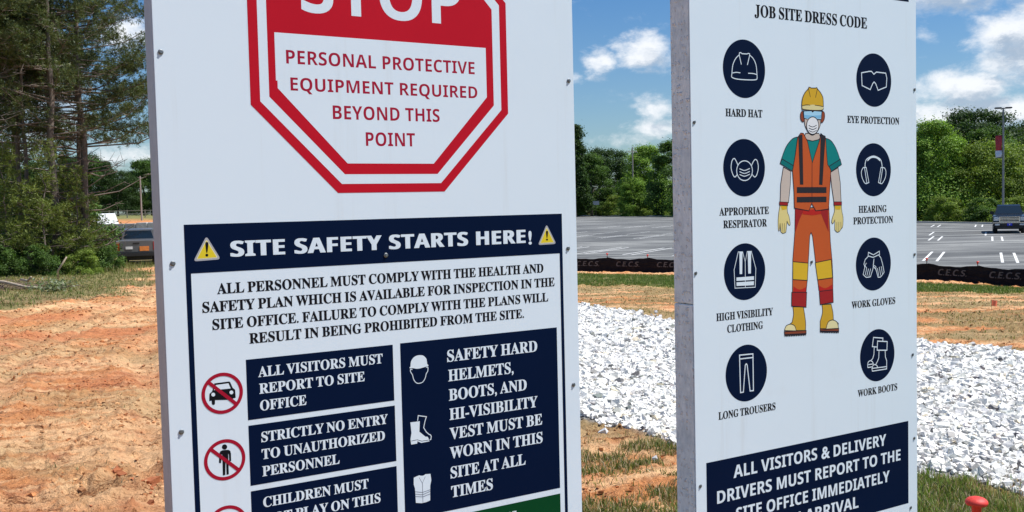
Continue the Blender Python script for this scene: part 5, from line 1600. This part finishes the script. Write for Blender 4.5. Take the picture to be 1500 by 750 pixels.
def pickup(name, loc, rz, body, label, front=True, high=0.0):
    e = empty(name, loc, rz, label, 'pickup truck')
    def arch(cy, r=.50, zc=.42):
        return [(cy + r * math.cos(a), zc + r * math.sin(a)) for a in np.linspace(0.25, math.pi - .25, 9)]
    prof = [(2.84, .62), (2.92, .80), (2.90, 1.10), (2.74, 1.18), (2.2, 1.235), (1.25, 1.29), (-.82, 1.31), (-.84, 1.33), (-2.86, 1.33), (-2.90, 1.28), (-2.90, .62), (-2.45, .56)]
    prof += arch(-1.85)[::-1] + [(-1.25, .52), (1.25, .52)] + arch(1.85)[::-1] + [(2.45, .56)]
    b = MB(); b.prism(prof, -.98, .98)
    bmesh.ops.bevel(b.bm, geom=[ed for ed in b.bm.edges if abs(ed.verts[0].co.x) > .9 and abs(ed.verts[0].co.x - ed.verts[1].co.x) < .01 and ed.calc_face_angle(0) > .8], offset=.045, segments=3, affect='EDGES')
    body_o = b.build('body', body, e)
    # cab greenhouse with tumblehome
    def tap(z): return .10 + (z - 1.28) * .30
    cabp = [(1.28, 1.28), (.62, 1.84), (.35, 1.925), (-.45, 1.93), (-.78, 1.86), (-.90, 1.29)]
    b = MB(); b.prism(cabp, -.98, .98, tap)
    b.build('cab', body, e)
    # glass a little proud of the cab
    def gp(y, z, sgn, out=0.0): return (sgn * (.98 - tap(z) + out), y, z)
    ws = MB()
    def lerp(a, b_, t): return tuple(a[i] + (b_[i] - a[i]) * t for i in range(3))
    def pane(pts, m, nm, th=.012):
        q = MB(); n = (Vector(pts[1]) - Vector(pts[0])).cross(Vector(pts[2]) - Vector(pts[1])).normalized() * th
        a = [q.bm.verts.new(Vector(p)) for p in pts]; b2 = [q.bm.verts.new(Vector(p) + n) for p in pts]
        q.bm.faces.new(a[::-1]); q.bm.faces.new(b2)
        for i in range(4): q.bm.faces.new((a[i], a[(i + 1) % 4], b2[(i + 1) % 4], b2[i]))
        return q.build(nm, m, e)
    def inset(y, z, s, dx): p = gp(y, z, s); return (p[0] - s * dx, y, z)
    pane([inset(1.23, 1.325, 1, .05), inset(1.23, 1.325, -1, .05), inset(.66, 1.81, -1, .05), inset(.66, 1.81, 1, .05)][::-1], M_GLASS, 'windscreen')
    pane([inset(-.885, 1.36, -1, .08), inset(-.885, 1.36, 1, .08), inset(-.80, 1.80, 1, .08), inset(-.80, 1.80, -1, .08)][::-1], M_GLASS, 'rear_window')
    for s in (-1, 1):
        for y0, y1, t0, t1 in ((.98, .18, .58, .18), (.12, -.74, .12, -.66)):
            pts = [gp(y0, 1.33, s), gp(t0, 1.79, s), gp(t1, 1.82, s), gp(y1, 1.33, s)]
            pane(pts if s < 0 else pts[::-1], M_GLASS, 'side_window', .008)
        m_ = MB().box(s * 1.04 - .11, s * 1.04 + .11, .92, 1.0, 1.26, 1.50, .03).build('mirror', M_TRIM, e)
        q = MB(); q.box(s * .97 - .09, s * .97 + .09, .945, .975, 1.33, 1.37); q.build('mirror_arm', M_TRIM, m_)
        for y in (.14, -.78):
            MB().box(s * .995 - .012, s * .995 + .012, y - .10, y + .06, 1.10, 1.135, .008).build('door_handle', M_CHROME if front else M_TRIM, e)
        # wheels
        for y in (1.85, -1.85):
            w = MB().lathe([(.24, -.12), (.36, -.13), (.40, -.10), (.405, 0), (.40, .10), (.36, .13), (.24, .12)], 28, (0, 0, 0), 'X').build('wheel', M_TYRE, e, True, loc=(s * .84, y, .40))
            MB().lathe([(.235, s * .05), (.235, s * .128), (.16, s * .115), (.07, s * .135), (.02, s * .14)], 20, (0, 0, 0), 'X').build('rim', M_RIM, w, False)
    # front end
    gr_ = MB(); gr_.box(-.58, .58, 2.905, 2.955, .80, 1.13, .02); gr = gr_.build('grille', M_TRIM, e)
    for z in (.815, .925, 1.02, 1.115): MB().box(-.60, .60, 2.95, 2.985, z - .022, z + .022, .008).build('grille_bar', M_CHROME, gr)
    for s in (-1, 1): MB().box(s * .60 - .03, s * .60 + .03, 2.945, 2.982, .79, 1.14, .01).build('grille_bar', M_CHROME, gr)
    for s in (-1, 1):
        hl = MB().box(s * .80 - .16, s * .80 + .16, 2.88, 2.945, .84, 1.12, .03).build('headlight', M_LAMPW, e)
        MB().box(s * .80 - .13, s * .80 + .13, 2.94, 2.952, .96, .985).build('lamp_divider', M_CHROME, hl)
        MB().box(s * .74 - .15, s * .74 + .15, 2.99, 3.03, .55, .68, .02).build('fog_lamp', M_LAMPW, e)
    MB().box(-1.0, 1.0, 2.86, 3.0, .52, .77, .05).build('front_bumper', M_TRIM, e)
    MB().box(-.99, .99, 2.9, 3.012, .70, .765, .015).build('bumper_trim', M_CHROME, e)
    MB().box(-.86, .86, 2.7, 2.93, .36, .52, .03).build('air_dam', M_TRIM, e)
    fp = MB().box(-.155, .155, 3.013, 3.022, .54, .70).build('front_plate', M_PLBLUE if front else M_PLW, e)
    MB().box(-.03, .03, 3.023, 3.026, .58, .66).build('plate_emblem', M_PLW, fp)
    # rear end
    MB().box(-.80, .80, -2.93, -2.90, .74, 1.31, .01).build('tailgate', body, e)
    MB().box(-.16, .16, -2.95, -2.93, 1.16, 1.22, .01).build('tailgate_handle', M_TRIM, e)
    for s in (-1, 1): MB().box(s * .89 - .07, s * .89 + .07, -2.94, -2.86, .82, 1.26, .015).build('tail_light', M_LAMPR, e)
    MB().box(-.97, .97, -3.08, -2.90, .50, .70, .03).build('rear_bumper', M_TRIM if not front else M_CHROME, e)
    MB().box(-.72, .72, -2.8, 2.6, .30, .56).build('chassis', M_TRIM, e)
    return e, body_o


truck, _ = pickup('parked_pickup', (34.62, 69.0, LZ), math.pi - .44, paint('black_car_paint', (.010, .013, .017), .22), 'black pickup with chrome grille and blue front plate facing us on the lot')
t2, _ = pickup('work_pickup', (-20.35, 54.2, -1.13), .30, paint('silver_car_paint', (.15, .155, .165), .34), 'silver-tailgated work pickup parked under the pines, seen from behind', front=False)
MB().box(.16, .62, -2.955, -2.932, .78, 1.02, .004).build('orange_placard', M_PLO, t2)
MB().box(-.52, -.18, -2.955, -2.932, .88, 1.02, .004).build('white_placard', M_PLW, t2)
MB().box(.36, .62, -.30, -.22, 1.45, 1.6).build('seat_back', M_SEAT, t2)

# ------------------------------------------------------------------ things behind the pines
M_CONC = mk('pale_precast_concrete', (.62, .62, .60), .9, amt=.25, scale=3, bs=.5)
M_CONC2 = mk('weathered_concrete', (.46, .46, .45), .9, amt=.3, scale=3, bs=.5)
proto = None
labs = ['left', 'second from left', 'third from left', 'fourth from left', 'fifth from left', 'right']
for row in range(3):
    for i in range(6):
        if row == 2 and i in (3,): pass
        h = .70
        b = MB(); b.box(-.39, .39, -.45, .45, 0, h - .015, .035)
        ob = b.build('concrete_block', M_CONC if i > 3 and row > 0 else M_CONC2, None, loc=(-27.0 + i * .80, 65.2 - i * .18, -1.12 + row * h + (.05 if row == 2 and i > 3 else 0)), rot=(0, 0, -.22 + rr.uniform(-.03, .03)))
        tag(ob, f'{"pale" if i > 3 and row > 0 else "grey"} concrete block, {labs[i]} of the {("bottom", "middle", "top")[row]} row stacked behind the work pickup', 'concrete block', 'concrete blocks stacked behind the pickup')
M_TARP = mk('white_tarp', (.80, .80, .80), .6, amt=.06, scale=3, bs=.6)
b = MB()
b.prism([(-1.6, 0), (-1.5, 1.9), (-.9, 2.75), (.9, 2.78), (1.5, 1.9), (1.6, 0)], -.95, .95, lambda z: .22 * max(0, z - 1.2))
tag(b.build('covered_stack', M_TARP, None, loc=(-30.7, 75, -1.1), rot=(0, 0, .25)), 'tall white tarpaulin-covered stack rising behind the concrete blocks', 'covered stack')
# box trailer half seen through the young pines
e = empty('box_trailer', (-27.3, 60.5, -1.12), .12, 'pale grey box trailer half seen through the young pines', 'trailer')
MB().box(-1.2, 1.2, -2.2, 2.2, .55, 2.05, .03).build('box', mk('trailer_white', (.5, .5, .49), .5), e)
MB().box(-.05, .05, -3.3, -2.2, .5, .6).build('drawbar', M_TRIM, e)
for s in (-1, 1):
    MB().lathe([(.2, -.1), (.33, -.1), (.34, 0), (.33, .1), (.2, .1)], 20, (0, 0, 0), 'X').build('wheel', M_TYRE, e, True, loc=(s * 1.12, 0, .34))
# utility poles
M_POLE = mk('weathered_pole', (.30, .27, .24), .9, amt=.3)
def util_pole(x, y, h, r, label, cross=True, zb=None):
    zb = hz(x, y) if zb is None else zb
    e = empty('utility_pole', (x, y, zb - .2), .5, label, 'utility pole')
    MB().tube([(0, 0, 0), (0, 0, h + .2)], [r, r * .7], 10).build('pole', M_POLE, e)
    if cross:
        MB().box(-1.1, 1.1, -.06, .06, h - .75, h - .62).build('crossarm', M_POLE, e)
        for xx in (-1.0, -.4, .4, 1.0): MB().lathe([(.05, 0), (.07, .05), (.04, .12), (.06, .16), (.02, .2)], 8).build('insulator', M_CONC, e, loc=(xx, 0, h - .62))
    return e
util_pole(-40.95, 110, 4.95, .10, 'slim pale pole standing beyond the clay bank near the first sign', False)
util_pole(24.2, 196, 13.6, .17, 'tall utility pole rising through the far trees between the signs', True, LZ0)
util_pole(50.0, 130, 9.0, .16, 'utility pole hidden among the trees behind the second sign', True, LZ0)
# fence rails in the meadow beyond the bank
M_RAIL = mk('rail_wood', (.30, .27, .2), .9)
e = empty('field_fence', (-56, 122, float(base_h(np.array([-50.]), np.array([122.]))[0])), 0, 'low wooden field fence along the top of the clay bank', 'fence')
for i in range(14):
    MB().box(i * 2.2 - .05, i * 2.2 + .05, -.05, .05, -.4, 1.0).build('fence_post', M_RAIL, e)
for z in (.45, .85):
    MB().box(-.3, 29, -.025, -.06, z, z + .1).build('rail', M_RAIL, e)
# small signs across the lot
def small_sign(x, y, w, h, z, m, label):
    e = empty('small_sign', (x, y, LZ0), -.2, label, 'sign')
    MB().tube([(0, .03, 0), (0, .03, z + h)], .035, 8).build('post', M_STAKE, e)
    MB().box(-w / 2, w / 2, -.02, .0, z, z + h, .004).build('sign_face', m, e)
small_sign(24.4, 199, .95, 1.2, 1.6, M_PLW, 'small white sign on a post at the far kerb right of the utility pole')
small_sign(17.6, 205, 1.3, .8, 2.4, mk('sign_grey', (.5, .51, .52), .6), 'small grey sign on a post at the far kerb left of the utility pole')
# ------------------------------------------------------------------ lamp post with banner
M_LP = mk('grey_lamp_steel', (.22, .225, .23), .5, .5)
M_LPD = mk('dark_lamp_steel', (.06, .062, .065), .5, .5)
e = empty('lamp_post', (41.7, 84.0, LZ), -.15, 'tall parking lot lamp post with twin heads and a red and white banner', 'lamp post')
HH = 9.9
MB().lathe([(.30, 0), (.30, .7), (.26, .75)], 16).build('base', M_CONC, e)
MB().tube([(0, 0, .7), (0, 0, HH)], [.095, .07], 12).build('pole', M_LP, e)
MB().box(-.62, .62, -.04, .04, HH - .06, HH + .02).build('arm', M_LPD, e)
for s in (-1, 1):
    MB().box(s * .42 - .26, s * .42 + .26, -.17, .17, HH - .04, HH + .07, .03).build('lamp_head', M_LPD, e)
MB().box(-.62, 0, -.02, .02, 7.60, 7.64).build('banner_arm', M_LPD, e)
MB().box(-.62, 0, -.02, .02, 5.72, 5.76).build('banner_arm', M_LPD, e)
M_BRED = mk('banner_red', (.42, .035, .045), .7); M_BW = mk('banner_white', (.66, .68, .72), .7)
def cloth(name, x0, x1, z0, z1, m, par):
    V = []; F = []
    for j in range(7):
        for q in range(9):
            u, v = j / 6, q / 8
            V.append((x0 + (x1 - x0) * u - .03 * math.sin(v * 3), .06 * math.sin(v * 6 + u * 2), z1 + (z0 - z1) * v))
    for j in range(6):
        for q in range(8): a0 = j * 9 + q; F.append((a0, a0 + 1, a0 + 10, a0 + 9))
    o = add(name, mesh_np(name, V, F, m, None, True), par)
    md = o.modifiers.new('s', 'SOLIDIFY'); md.thickness = .01
    return o
bn = cloth('banner', -.60, -.08, 6.35, 7.60, M_BRED, e)
cloth('banner_foot', -.60, -.08, 5.72, 6.35, M_BW, bn)
